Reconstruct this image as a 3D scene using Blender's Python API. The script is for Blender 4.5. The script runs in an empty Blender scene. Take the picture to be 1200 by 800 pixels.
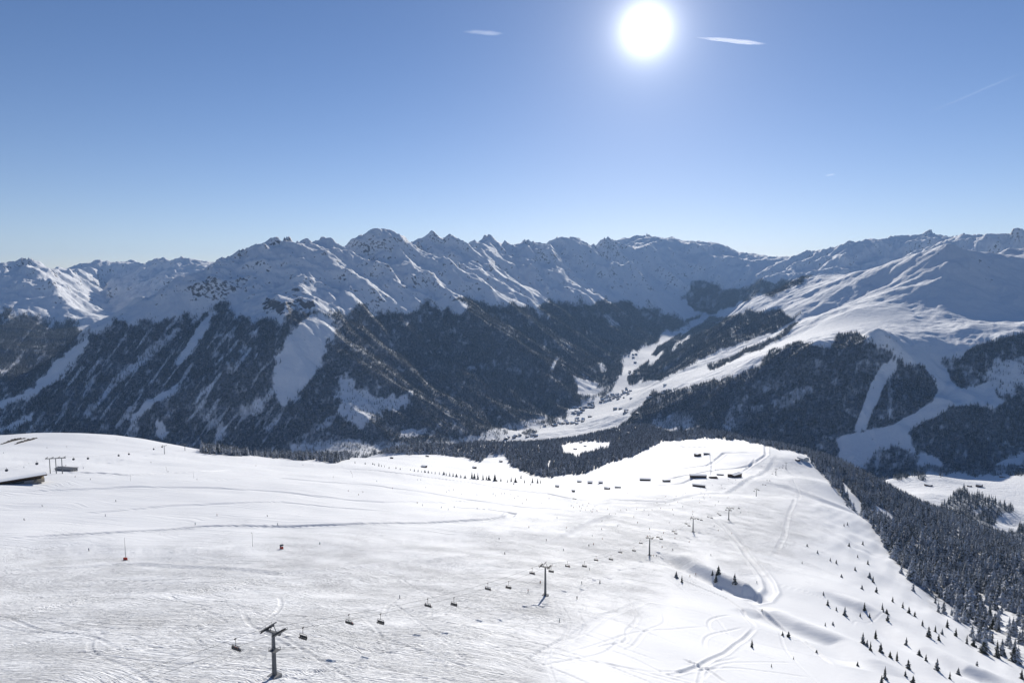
import bpy, bmesh, math, random, time
import numpy as np
T0 = time.time()
R = math.radians
random.seed(7)
rng = np.random.default_rng(7)
scene = bpy.context.scene
COL = scene.collection

# ------------------------------------------------------------------ camera model
PITCH = R(5.0); CP, SP = math.cos(PITCH), math.sin(PITCH); F = 800.0
SUN_AZ = math.atan2((757 - 600) / F, CP + (365 / F) * SP)         # to the right of +Y
_sd = np.array([(757 - 600) / F, CP + 365 / F * SP, -SP + 365 / F * CP])
_sd = _sd / np.linalg.norm(_sd)
SUN_EL = math.asin(_sd[2])

def P(px, py, Y):
    """world point seen at photo pixel (px, py) at forward distance Y"""
    u = (400.0 - py) / F
    t = Y / (CP + u * SP)
    return ((px - 600.0) / F * t, Y, (-SP + u * CP) * t)

def proj(x, y, z):
    d = y * CP - z * SP
    return 600 + F * x / d, 400 - F * (y * SP + z * CP) / d

# ------------------------------------------------------------------ noise
def _hash(ix, iy, s):
    ix = ix.astype(np.int64); iy = iy.astype(np.int64)
    h = (ix * 374761393 + iy * 668265263 + s * 974634777) & 0x7fffffff
    h = ((h ^ (h >> 13)) * 1274126177) & 0x7fffffff
    h = ((h ^ (h >> 16)) * 668265263) & 0x7fffffff
    return (h & 0xffffff).astype(np.float32) / float(0xffffff)

def vnoise(x, y, s=0):
    x = np.asarray(x, dtype=np.float64); y = np.asarray(y, dtype=np.float64)
    ix = np.floor(x); iy = np.floor(y); fx = x - ix; fy = y - iy
    def g(ax, ay):
        a = _hash(ix + ax, iy + ay, s) * 6.2831853
        return np.cos(a) * (fx - ax) + np.sin(a) * (fy - ay)
    ux = fx * fx * fx * (fx * (fx * 6 - 15) + 10); uy = fy * fy * fy * (fy * (fy * 6 - 15) + 10)
    a, b, c, d = g(0, 0), g(1, 0), g(0, 1), g(1, 1)
    return (a + (b - a) * ux + (c - a) * uy + (a - b - c + d) * ux * uy) * 1.5

def fbm(x, y, s=0, o=4, gain=.5):
    r = 0; a = 1.0; f = 1.0
    for k in range(o):
        r = r + a * vnoise(x * f + 17.3 * k, y * f - 9.1 * k, s + k); a *= gain; f *= 2.03
    return r

def ridged(x, y, s=0, o=4):
    r = 0; a = 1.0; f = 1.0
    for k in range(o):
        n = 1 - np.abs(vnoise(x * f + 5.3 * k, y * f + 3.7 * k, s + k)) * 2
        r = r + a * n * n; a *= .5; f *= 2.07
    return r

def sstep(a, b, x):
    t = np.clip((x - a) / (b - a), 0, 1)
    return t * t * (3 - 2 * t)

# ------------------------------------------------------------------ radial basis surfaces
class RBF:
    def __init__(self, pts, kind, z=None, smooth=0.0, eps=.0009):
        self.eps = eps
        p = np.array(pts, dtype=np.float64)
        self.c = p[:, :2] / 1000.0; zz = p[:, 2] if z is None else z
        self.kind = kind
        n = len(p)
        A = np.zeros((n + 3, n + 3))
        A[:n, :n] = self.phi(self.c[:, None, :] - self.c[None, :, :])
        A[:n, :n] += np.eye(n) * smooth
        A[:n, n] = 1; A[:n, n + 1:] = self.c
        A[n, :n] = 1; A[n + 1:, :n] = self.c.T
        b = np.zeros(n + 3); b[:n] = zz
        self.w = np.linalg.solve(A, b)
    def phi(self, d):
        r2 = (d ** 2).sum(-1)
        if self.kind == 'r':
            return np.sqrt(r2 + self.eps)
        return np.where(r2 > 0, r2 * np.log(r2 + 1e-12), 0)
    def __call__(self, x, y, grad=False):
        sh = np.shape(x)
        x = np.ravel(np.asarray(x, dtype=np.float64)) / 1000; y = np.ravel(np.asarray(y, dtype=np.float64)) / 1000
        n = len(self.c); w = self.w
        if self.kind == 'r' and x.size > 5000: x = x.astype(np.float32); y = y.astype(np.float32); w = w.astype(np.float32)
        z = w[n] + w[n + 1] * x + w[n + 2] * y
        gx = np.full_like(x, w[n + 1]); gy = np.full_like(x, w[n + 2])
        for k in range(n):
            dx = x - self.c[k, 0]; dy = y - self.c[k, 1]
            r2 = dx * dx + dy * dy
            if self.kind == 'r':
                r = np.sqrt(r2 + self.eps); z += w[k] * r
                if grad:
                    gx += w[k] * dx / r; gy += w[k] * dy / r
            else:
                l = np.log(r2 + 1e-12); z += w[k] * r2 * l
                if grad:
                    g = 2 * w[k] * (l + 1); gx += g * dx; gy += g * dy
        if grad:
            return z.reshape(sh), (gx / 1000).reshape(sh), (gy / 1000).reshape(sh)
        return z.reshape(sh)

def gullies(x, y, gx, gy, wl, octs, amp, s=0, decay=.5):
    """erosion-like gullies that run down the slope; returns height offset"""
    h = np.zeros_like(x); gx = gx.copy(); gy = gy.copy()
    for o in range(octs):
        sl = np.sqrt(gx * gx + gy * gy) + 1e-6
        sx, sy = -gy / sl, gx / sl
        f = 1.0 / wl
        qx, qy = x * f, y * f
        ix, iy = np.floor(qx), np.floor(qy); fx, fy = qx - ix, qy - iy
        tw = np.full_like(x, 1e-6); hh = np.zeros_like(x); dd = np.zeros_like(x)
        for i in (-1, 0, 1, 2):
            for j in (-1, 0, 1, 2):
                ox = _hash(ix + i, iy + j, s + o * 7) - .5; oy = _hash(ix + i, iy + j, s + o * 7 + 3) - .5
                ph = _hash(ix + i, iy + j, s + o * 7 + 5)
                vx = fx - i - ox; vy = fy - j - oy
                w = np.maximum(np.exp(-(vx * vx + vy * vy) * 2) - .011, 0)
                m = (vx * sx + vy * sy + ph * .35) * 6.2831853
                hh += np.cos(m) * w; dd -= np.sin(m) * w; tw += w
        hh /= tw; dd /= tw
        a = amp * sstep(.08, .45, sl)
        h += hh * a
        k = a * f * 6.28
        gx += dd * sx * k; gy += dd * sy * k
        wl *= .5; amp *= decay
    return h

def poly_dist(px, py, poly, cap=1e9):
    """distance from points to a polyline and the position along it; only inside a padded box"""
    px = np.asarray(px, float); py = np.asarray(py, float)
    best = np.full(px.shape, cap); tt = np.zeros(px.shape); side = np.ones(px.shape)
    xs = [p[0] for p in poly]; ys = [p[1] for p in poly]
    m = (px > min(xs) - cap) & (px < max(xs) + cap) & (py > min(ys) - cap) & (py < max(ys) + cap)
    if not m.any():
        return best, tt, side
    qx, qy = px[m], py[m]
    b = np.full(qx.shape, cap); t_ = np.zeros(qx.shape); s_ = np.ones(qx.shape)
    n = len(poly) - 1
    for k in range(n):
        ax, ay = poly[k][:2]; bx, by = poly[k + 1][:2]
        dx, dy = bx - ax, by - ay; L = dx * dx + dy * dy + 1e-9
        t = np.clip(((qx - ax) * dx + (qy - ay) * dy) / L, 0, 1)
        d = np.hypot(qx - ax - t * dx, qy - ay - t * dy)
        c = d < b
        b = np.where(c, d, b); t_ = np.where(c, (k + t) / n, t_)
        s_ = np.where(c, np.sign(dx * (qy - ay) - dy * (qx - ax)), s_)
    best[m] = b; tt[m] = t_; side[m] = s_
    return best, tt, side

def inside(px, py, poly):
    c = np.zeros(np.shape(px), bool)
    n = len(poly)
    for k in range(n):
        x1, y1 = poly[k]; x2, y2 = poly[(k + 1) % n]
        if y1 == y2: continue
        c ^= ((y1 > py) != (y2 > py)) & (px < (x2 - x1) * (py - y1) / (y2 - y1) + x1)
    return c

def mask(px, py, poly, soft=6.0, warp=6.0, s=0, sc=18.0):
    """soft polygon mask with an uneven edge, evaluated on the ground"""
    xs = [p[0] for p in poly]; ys = [p[1] for p in poly]; pad = soft + warp * 2 + 2
    m = (px > min(xs) - pad) & (px < max(xs) + pad) & (py > min(ys) - pad) & (py < max(ys) + pad)
    out = np.zeros(np.shape(px))
    if not m.any(): return out
    qx, qy = px[m], py[m]
    if warp:
        a = fbm(qx / sc, qy / sc, s, 3) * warp; b = fbm(qx / sc + 40, qy / sc, s + 9, 3) * warp
        qx = qx + a; qy = qy + b
    ins = inside(qx, qy, poly)
    d, _, _ = poly_dist(qx, qy, list(poly) + [poly[0]], cap=soft * 1.01 + 1)
    sd = np.where(ins, d, -d)
    out[m] = sstep(-soft * .5, soft * .5, sd)
    return out

# ------------------------------------------------------------------ object helpers
def tag(o, label=None, cat=None, group=None, kind=None):
    if label: o['label'] = label
    if cat: o['category'] = cat
    if group: o['group'] = group
    if kind: o['kind'] = kind
    return o

def link(o, parent=None):
    COL.objects.link(o)
    if parent is not None: o.parent = parent
    return o

def grid_object(name, X, Y, Z, attrs, mat):
    r, c = X.shape
    me = bpy.data.meshes.new(name)
    co = np.stack([X, Y, Z], -1).reshape(-1, 3).astype(np.float32)
    idx = np.arange(r * c).reshape(r, c)
    q = np.stack([idx[:-1, :-1], idx[:-1, 1:], idx[1:, 1:], idx[1:, :-1]], -1).reshape(-1, 4).astype(np.int32)
    me.vertices.add(len(co)); me.vertices.foreach_set('co', co.ravel())
    me.loops.add(q.size); me.loops.foreach_set('vertex_index', q.ravel())
    me.polygons.add(len(q)); me.polygons.foreach_set('loop_start', np.arange(0, q.size, 4, dtype=np.int32))
    me.polygons.foreach_set('loop_total', np.full(len(q), 4, dtype=np.int32))
    me.update()
    me.polygons.foreach_set('use_smooth', np.ones(len(q), bool))
    for k, v in attrs.items():
        a = me.attributes.new(k, 'FLOAT', 'POINT'); a.data.foreach_set('value', v.ravel().astype(np.float32))
    me.materials.append(mat)
    o = bpy.data.objects.new(name, me)
    return link(o)

class NT:
    """small helper to write node trees"""
    def __init__(self, mat):
        self.t = mat.node_tree; self.n = self.t.nodes; self.l = self.t.links
    def new(self, typ, **kw):
        nd = self.n.new(typ)
        for k, v in kw.items():
            if k.startswith('i_'):
                key = k[2:]; key = int(key) if key.isdigit() else key.replace('_', ' ')
                self.set(nd.inputs[key], v)
            else: setattr(nd, k, v)
        return nd
    def set(self, sock, v):
        if hasattr(v, 'is_output') or isinstance(v, bpy.types.NodeSocket): self.l.new(v, sock)
        else:
            if sock.type == 'RGBA' and len(v) == 3: v = (*v, 1)
            sock.default_value = v
    def math(self, op, a, b=None, clamp=False):
        nd = self.n.new('ShaderNodeMath'); nd.operation = op; nd.use_clamp = clamp
        self.set(nd.inputs[0], a)
        if b is not None: self.set(nd.inputs[1], b)
        return nd.outputs[0]
    def mix(self, f, a, b):
        nd = self.n.new('ShaderNodeMix'); nd.data_type = 'RGBA'
        self.set(nd.inputs[0], f); self.set(nd.inputs[6], a); self.set(nd.inputs[7], b)
        return nd.outputs[2]
    def noise(self, vec, scale, detail=3, rough=.5, dist=0.0):
        nd = self.n.new('ShaderNodeTexNoise'); self.set(nd.inputs['Vector'], vec)
        nd.inputs['Scale'].default_value = scale; nd.inputs['Detail'].default_value = detail
        nd.inputs['Roughness'].default_value = rough; nd.inputs['Distortion'].default_value = dist
        return nd.outputs['Fac']
    def mapr(self, v, a, b, c=0.0, d=1.0):
        nd = self.n.new('ShaderNodeMapRange'); nd.clamp = True
        self.set(nd.inputs[0], v)
        for k, x in zip((1, 2, 3, 4), (a, b, c, d)): nd.inputs[k].default_value = x
        return nd.outputs[0]
    def attr(self, name):
        nd = self.n.new('ShaderNodeAttribute'); nd.attribute_name = name; return nd.outputs['Fac']
    def mapping(self, vec, rot=(0, 0, 0), scale=(1, 1, 1), loc=(0, 0, 0)):
        nd = self.n.new('ShaderNodeMapping'); self.set(nd.inputs[0], vec)
        nd.inputs['Rotation'].default_value = rot; nd.inputs['Scale'].default_value = scale; nd.inputs['Location'].default_value = loc
        return nd.outputs[0]

def new_mat(name):
    m = bpy.data.materials.new(name); m.use_nodes = True
    nt = NT(m); nt.b = nt.n['Principled BSDF']; return m, nt

def simple_mat(name, col, rough=.6, metal=0.0, var=.15, scale=2.0):
    m, n = new_mat(name)
    tc = n.new('ShaderNodeTexCoord').outputs['Object']
    f = n.noise(tc, scale, 3)
    c2 = tuple(min(1, c * (1 + var)) for c in col); c1 = tuple(c * (1 - var) for c in col)
    n.set(n.b.inputs['Base Color'], n.mix(f, c1, c2))
    n.b.inputs['Roughness'].default_value = rough; n.b.inputs['Metallic'].default_value = metal
    return m

# ------------------------------------------------------------------ FAR TERRAIN: control points (photo px, py, forward distance m)
far_lines = [
 # skyline crest, left massif
 [(283,291,8000),(306,287,8250),(329,282,8500),(350,288,8800),(373,282,9200),(400,293,9500),(420,284,9700),(433,277,9800),(452,285,9900),(470,293,10100),(490,290,10300),(505,281,10500),(522,279,10600),(545,289,10800),(570,278,11000),(590,284,11000),(602,290,10900),(617,283,10500)],
 [(283,291,8000),(252,307,7650),(224,323,7300),(196,333,7000),(164,351,6800),(133,368,6700),(105,382,6700)],
 [(617,283,10500),(634,294,11000),(652,279,11600),(668,278,11700),(683,282,11700),(697,293,11900),(715,281,12600),(738,290,13200),(757,276,14500),(775,283,14500),(800,287,14700),(812,284,14700),(828,285,14600),(850,291,14400),(880,302,14000),(898,303,13800),(912,302,13500),(930,307,13200),(954,300,13000),(982,290,13000),(1010,285,13000),(1045,278,13300),(1070,280,13000),(1094,274,13000),(1122,279,12400),(1153,276,11000),(1171,281,10800),(1185,275,10800),(1210,276,10800),(1270,270,10800)],
 # spur A rocky knob
 [(329,282,8500),(345,300,8150),(362,316,7800),(378,334,7450),(352,347,7050),(335,352,6900),(300,385,6300),(250,430,5500),(190,490,4800)],
 # hollow between
 [(300,318,7700),(285,335,7300)], [(345,325,7750),(335,335,7450)],
 # spur B
 [(400,293,9500),(412,318,8700),(425,345,7800),(400,350,7500),(375,365,7100),(350,382,6700),(325,397,6350),(297,414,6000),(262,430,5600),(227,446,5200),(180,475,4750),(120,510,4300)],
 # hollow between A and B
 [(395,325,8700),(392,345,7900)], [(330,378,6900),(300,405,6350),(255,440,5700),(200,490,5000)],
 # spur C
 [(433,278,9800),(438,300,9200),(445,318,8700)], [(452,284,9900),(484,312,9200),(515,333,8500),(533,347,8000),(548,360,7500),(560,372,7200)],
 [(470,330,8300),(458,345,7900),(445,360,7500),(420,385,6900),(400,420,6200)],
 [(410,320,9300),(425,335,8900)], [(500,345,8100),(490,362,7500),(480,400,6700)],
 # spur D
 [(522,280,10600),(540,310,9900),(553,325,9400),(582,341,8800),(610,354,8300),(640,366,7900)],
 [(500,300,9900),(520,318,9500)], [(590,320,9700),(600,335,9300)],
 # spur E
 [(617,283,10500),(630,296,10200),(646,306,9900),(666,330,9300),(690,349,8900),(712,353,8700)],
 [(600,300,10500),(596,320,10000)], [(670,318,10600),(690,330,10200)],
 # spur F
 [(697,293,11900),(712,305,11600),(729,312,11500),(750,323,11400),(771,333,11300),(795,344,11300),(812,358,11800)],
 [(690,345,9800),(730,352,9800),(765,368,10300)],
 # left massif mid slopes
 [(450,400,6600),(520,400,7000),(600,390,7600),(680,385,8300),(740,380,9300)],
 [(330,460,5400),(420,460,5600),(500,460,5800),(580,450,6300),(660,435,7000)],
 [(250,500,4700),(330,510,4650),(420,505,4900),(500,500,5100),(570,490,5500),(640,470,6100)],
 [(60,470,5000),(130,450,5400),(180,420,5900),(230,390,6400),(260,360,6900)],
 [(20,500,4300),(90,520,4050)],
 # foot along the valley
 [(300,535,4100),(380,530,4200),(450,528,4450),(540,522,4850),(600,503,5500),(650,489,6000),(700,462,6800),(722,440,7600),(718,428,8300),(740,405,9500),(765,395,10400),(795,379,11900),(812,368,12900),(830,362,13400)],
 [(400,540,4000),(480,536,4200),(560,527,4550),(640,508,4950),(700,488,5450),(740,468,6050),(760,452,7000),(765,432,7900),(775,418,8700),(800,396,10600),(820,384,12000),(840,368,13200)],
 # far back walls above the valley head
 [(830,340,13600),(860,330,13800),(890,330,13300)], [(780,315,13300),(820,320,13600)], [(880,350,12000),(920,330,12200),(960,318,12400)],
 [(1000,308,12350),(1040,303,12400),(1070,298,12350)],
 # far-left peaks
 [(-90,322,9200),(-40,318,9300),(0,313,9400),(28,302,9500),(45,309,9700),(60,315,9900),(80,322,10200),(96,314,12500),(112,309,13200),(130,309,13500),(154,313,13500),(170,309,12800),(187,302,12300),(198,305,12000),(210,304,11900),(231,305,11600),(250,312,11000)],
 [(28,302,9500),(50,325,8900),(75,350,8300),(85,372,7900)], [(-60,350,8300),(0,340,8500),(30,350,8200)],
 [(-80,385,7200),(0,372,7500),(40,380,7600),(75,388,7700)],
 [(108,378,8600),(118,366,9300),(125,350,10500),(118,335,11800)],
 [(150,330,11000),(175,330,10400),(205,325,9800)],
 [(101,398,6500),(60,432,5700),(0,472,5000),(-70,510,4500)], [(-70,400,6400),(0,408,6100),(50,405,6500)], [(-40,440,5300),(10,435,5500)],
 # right massif crest
 [(1110,287,6500),(1095,291,6700),(1080,297,6950),(1045,312,7450),(1010,323,7750),(975,328,7950),(940,335,8050),(905,344,8050),(880,351,8000),(852,374,7700),(825,395,7600),(800,412,7500)],
 [(1110,287,6500),(1130,292,6650),(1150,296,6780),(1200,294,7050),(1270,290,7300)],
 [(1110,287,6500),(1134,311,6150),(1104,330,5950),(1080,347,5800),(1045,358,5750),(1003,362,5750),(975,372,5800),(950,384,5850),(915,400,5900),(870,417,5950),(828,431,6000),(790,444,6000),(760,457,5950)],
 [(1085,322,6450),(1040,335,6450),(1000,343,6600),(960,352,6750),(920,366,6850),(890,385,6800),(850,403,6700),(805,428,6600),(780,445,6400)],
 [(1160,322,6130),(1185,328,6100),(1240,328,6150)], [(1130,345,5700),(1160,352,5600),(1200,350,5650),(1260,350,5650)],
 [(1100,380,5050),(1150,372,5250),(1200,368,5300),(1260,365,5400)],
 # rim of the wooded front face
 [(745,478,5450),(800,453,5200),(845,441,4950),(887,427,4800),(915,411,4700),(954,402,4550),(996,393,4450),(1024,401,4350),(1045,415,4250),(1075,424,4250),(1097,424,4250),(1132,410,4350),(1167,398,4400),(1200,390,4450),(1265,385,4450)],
 [(780,500,4550),(850,490,4350),(900,480,4250),(950,470,4150),(1000,468,4030),(1050,468,3960),(1085,470,3940)],
 [(1112,463,3950),(1140,467,3930),(1165,466,3950)], [(1112,475,3820),(1160,478,3800)], [(1200,440,4100),(1265,430,4150)], [(1100,443,4150),(1130,440,4200)],
 [(1150,510,3660),(1200,505,3700),(1265,505,3700)], [(1040,505,3780),(1090,500,3740)],
 [(800,520,4150),(850,528,3950),(900,536,3800),(960,546,3650),(1010,552,3550),(1080,560,3450),(1150,552,3430),(1200,540,3480),(1265,530,3550)],
 # lower meadow bowl on the right
 [(1010,575,2850),(1050,560,2800),(1090,556,2850),(1120,568,2700),(1160,564,2850),(1200,556,3000),(1265,550,3000)],
 [(1060,585,2300),(1090,578,2350),(1120,587,2250),(1150,593,2200),(1175,590,2350),(1200,585,2450),(1265,590,2400)],
 [(1100,625,1900),(1150,640,1850),(1200,620,2050),(1265,625,2000)], [(1110,600,2120),(1150,612,2000),(1185,615,2100)],
]
far_world = [ # x, y, z extra
 (-3000,2300,-1150),(-1500,2300,-1180),(-500,2400,-1180),(300,2400,-1180),(900,2500,-1050),(-2500,3300,-1050),(-1300,3300,-1120),(-300,3400,-1130),(500,3500,-1080),(-1500,1400,-1200),(0,1400,-1200),(1100,1500,-1000),(2400,1400,-900),
 (-12000,16500,-300),(-4000,20500,-300),(2000,21000,-200),(8000,19500,-200),(14000,15000,-200),(-16000,12000,-300),(-9500,7000,-500),(9500,6000,-200),(-12000,26000,-900),(0,26000,-900),(14000,26000,-900)]
far_pts = []
LEFT = set(range(0, 26)) - {2}
BACK = {0: (650, 420), 1: (500, 260), 2: (900, 300), 33: (900, 300), 42: (500, 130), 43: (600, 150)}
FOOT = [P(*a) for a in [(-400,545,4000),(-100,540,4000),(150,538,4080)] + far_lines[27]]
FOOT.append((FOOT[-1][0] + 900, FOOT[-1][1] + 1500, FOOT[-1][2] + 60))
_fz = np.array([f[2] for f in FOOT]); _fpx = [-100, 150] + [a[0] for a in far_lines[27] if a[0] != 718]; _fY = [4000, 4080] + [a[2] for a in far_lines[27] if a[0] != 718]
RIDGES = {3: 130, 6: 150, 10: 150, 11: 90, 14: 140, 17: 150, 20: 100}
HOLLOWS = {4: 60, 5: 50, 7: 90, 8: 110, 12: 80, 13: 90, 15: 70, 16: 100, 18: 80, 19: 70}
def on_slope(a, k):
    """the left massif rises from its foot line at about 28 degrees: find where the line of sight meets that slope"""
    px, py, Y = a
    h0 = RIDGES.get(k, 0) - HOLLOWS.get(k, 0)
    if k in (0, 1): h0 = 0
    Ys = np.arange(3800, 15400, 15.0)
    u = (400.0 - py) / F; t = Ys / (CP + u * SP)
    x = (px - 600.0) / F * t; z = (-SP + u * CP) * t
    d, tt, _ = poly_dist(x, Ys, FOOT, cap=1e7)
    zf = np.interp(tt * (len(FOOT) - 1), np.arange(len(FOOT)), _fz)
    pl = zf + SLOPE * d + h0 * sstep(0, 1200, d)
    hit = np.nonzero(pl >= z)[0]
    far = np.nonzero((pl >= z) & (Ys > np.interp(px, _fpx, _fY) + 30))[0]
    Yn_ = float(Ys[far[0]]) if len(far) else 15000.
    return (px, py, Yn_)
SLOPE = .53
far_lines[2] = [(a[0], a[1], a[2] * float(np.interp(a[0], [600, 680, 960, 1010], [1.2, 1.17, 1.12, 1.0]))) for a in far_lines[2]]
far_lines[0][-3:] = [(590,284,11900),(602,290,12100),(617,283,12450)]
far_lines[29] = [(830,340,12600),(860,330,13000),(890,330,12700)]; far_lines[30] = [(745,318,13300),(780,315,13500),(820,318,13300)]
far_list2 = []
for k, ln in enumerate(far_lines):
    if k in LEFT: ln = [on_slope(a, k) for a in ln]; print(k, [(a[0], round(a[2])) for a in ln][::2])
    far_list2.append(ln)
for k, (dy, dz) in BACK.items():      # the ground falls away behind every crest
    far_list2.append(None)
    ln = far_list2[k]
    for a in ln[::1]:
        x, y, z = P(*a); s_ = (y + dy) / y
        far_world.append((x * s_, y + dy, z - dz))
far_list2 = [l_ for l_ in far_list2 if l_]
for ln in far_list2:
    q = [P(*a) for a in ln]
    for a, b in zip(q[:-1], q[1:]):
        L = math.dist(a[:2], b[:2]); n = max(1, int(L / 420))
        for k in range(n): far_pts.append(tuple(a[i] + (b[i] - a[i]) * k / n for i in range(3)))
    far_pts.append(q[-1])
far_pts += far_world
for px_ in (900, 960, 1020, 1080, 1140, 1200, 1270):
    x_, y_, _ = P(px_, 300, 9700); far_pts.append((x_, y_, -260))
_seen = {}
for p in far_pts: _seen[(round(p[0] / 60), round(p[1] / 60))] = p
far_pts = []
for p in _seen.values():        # drop places that would need a cliff between them and a crest already set
    ok_ = True
    for q in far_pts:
        dd_ = math.hypot(p[0] - q[0], p[1] - q[1])
        if dd_ < 700 and abs(p[2] - q[2]) > .95 * dd_ + 15: ok_ = False; break
    if ok_: far_pts.append(p)
print('far control', len(_seen), len(far_pts), [tuple(round(float(v)) for v in proj(*p)) for p in _seen.values() if p not in far_pts])
far_arr = np.array(far_pts)
far_base = RBF(far_pts, 'r', smooth=0.004)
CALM = [P(*a)[:2] for a in [(1130,330,6300),(1045,335,6500),(960,352,6700),(880,400,6100),(800,440,6000)]]
def far_detail(x, y, gx, gy, z0=None):
    h = gullies(x, y, gx, gy, 1150., 6, 74., 3, .5)
    h = h * sstep(2600, 4200, y) * (.55 + .45 * sstep(-550, 0, z0) + .2 * sstep(8000, 11000, y))
    calm = sstep(1500, 800, poly_dist(x, y, CALM, cap=1600)[0])       # the broad open slopes of the right-hand mountain
    h = h * (1 - .62 * calm)
    h += (ridged(x / 900., y / 900., 21, 4) - 1.0) * 14 * sstep(4200, 8000, y)
    h += (ridged(x / 1050. + .3, y / 1050., 27, 5) - .9) * 68 * sstep(-480, 20, z0) * (1 - .9 * calm)
    h += fbm(x / 400., y / 400., 31, 4) * 16 * sstep(2000, 3500, y)
    h += fbm(x / 160., y / 160., 37, 3) * 5
    return h
def valley_flat(x, y):
    """1 on the flat valley floor and the meadows, where gullies must not cut"""
    px, py = x, y
    m = np.zeros(np.shape(x))
    for pts, w in VALLEY:
        d, _, _ = poly_dist(px, py, pts, cap=w * 2.2)
        m = np.maximum(m, 1 - sstep(w * .8, w * 2.0, d))
    return m
VALLEY = [([P(*a)[:2] for a in [(400,538,4100),(470,533,4350),(550,524,4700),(620,506,5200),(680,485,5650),(720,462,6400),(742,442,7500),(742,426,8200),(757,412,9100),(785,394,10500),(807,380,12000),(826,366,13200)]], 200.),
          ([P(*a)[:2] for a in [(760,457,5950),(828,434,5800),(880,420,5700),(940,395,5500),(1000,370,5500)]], 260.),
          ([P(*a)[:2] for a in [(1020,575,2700),(1100,575,2450),(1200,575,2600)]], 420.),
          ([P(*a)[:2] for a in [(1100,625,1900),(1200,615,2050)]], 160.)]
def far_raw(x, y):
    x = np.asarray(x, float); y = np.asarray(y, float)
    z, gx, gy = far_base(x, y, True)
    k = 1 - .9 * valley_flat(x, y)
    return z + far_detail(x, y, gx, gy, z) * k
def far_z(x, y): return far_raw(x, y) + far_fix(x, y)
# make the detailed surface still pass through the control heights
_z, _gx, _gy = far_base(far_arr[:, 0], far_arr[:, 1], True)
_res = far_arr[:, 2] - (_z + far_detail(far_arr[:, 0], far_arr[:, 1], _gx, _gy, _z) * (1 - .9 * valley_flat(far_arr[:, 0], far_arr[:, 1])))
far_fix = RBF(np.column_stack([far_arr[:, :2], _res * .95]), 'r', smooth=0.01, eps=.012)

# ------------------------------------------------------------------ NEAR TERRAIN
near_px = [
 (322,795,169),(0,800,150),(-120,800,150),(160,800,158),(450,800,172),(600,800,190),(720,800,205),(850,800,225),(1000,800,262),(1110,800,315),(1200,800,370),(1320,800,380),
 (-120,700,240),(0,700,245),(200,700,255),(400,700,275),(560,700,300),(639,696,318),(740,700,345),(840,700,370),(930,720,380),
 (-120,640,360),(0,640,370),(200,640,385),(400,640,420),(560,645,440),(680,650,470),(761,655,502),
 (-120,590,500),(0,590,520),(200,590,560),(400,590,620),(560,600,640),(700,605,680),(812,628,656),(854,606,760),
 (-120,555,640),(0,557,660),(60,553,685),(140,560,690),(250,556,800),(400,562,850),(520,572,880),(620,585,900),(740,575,1050),
 (-120,522,1000),(0,525,1000),(90,528,980),(194,535,1060),(280,540,1100),(340,547,1080),
 (-120,515,1150),(0,512,1200),(60,509,1230),(120,509,1250),(150,511,1260),(185,519,1230),(230,527,1240),(280,532,1260),(340,538,1250),(400,542,1220),(440,547,1170),(500,554,1110),(560,562,1060),(620,570,1020),(680,571,1120),
 (740,562,1280),(800,556,1380),(800,570,1200),(850,556,1300),(886,587,1130),(909,562,1400),(921,549,1490),(941,538,1560),(850,535,1600),(800,530,1700),(760,535,1650),(720,545,1550),(680,556,1450),(640,562,1350),
 (790,517,1880),(830,516,1930),(870,519,1850),(905,526,1700),(760,522,1850),
 (430,538,1600),(470,533,1720),(520,533,1750),(560,542,1600),(600,550,1480),(590,533,1800),(555,538,1750),
 (640,538,1850),(700,538,1900),(740,527,2050),(650,525,2150),(690,527,2200),(720,520,2300),(610,520,2350),(560,522,2300),(480,524,2200),(420,530,2000),(680,514,2500),(740,508,2550),(800,509,2250),(860,512,2150),(760,500,2800),
 (960,556,1340),(1000,600,1010),(1040,660,705),(1100,720,535),(1200,780,425),(1320,840,330),
 (960,640,640),(900,660,520),(905,690,430),(1000,700,460),(1040,750,370),
 (930,580,1050),(960,610,850),
 (1000,548,1750),(1000,575,1420),(1060,585,1620),(1060,630,1150),(1100,640,1150),(1100,680,820),(1150,620,1500),(1200,645,1180),(1200,700,720),(1150,720,600),(1320,720,600),(1320,660,900),(960,535,1800),
]
near_world = [(-500,20,-65),(0,20,-85),(400,20,-160),(-1400,100,-100),(-1600,900,-260),(-1800,2000,-650),(1500,200,-480),(1800,900,-750),
 (-1300,1900,-700),(-700,1900,-720),(-350,2000,-700),(-1000,3000,-1300),(0,3300,-1350),(700,3300,-1300),(1100,2400,-1050),(1300,2100,-1000),(1500,2600,-1250),(1700,1700,-900),(-1600,4200,-1500),(0,4200,-1600),(2200,4200,-1500),(-2600,2500,-1300),(-3000,1000,-700),(3200,1200,-1100),(3200,3000,-1500)]
near_pts = [P(*a) for a in near_px] + near_world
near_rbf = RBF(near_pts, 'tps', smooth=0.02)

def W(*a): return P(*a)[:2]
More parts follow.
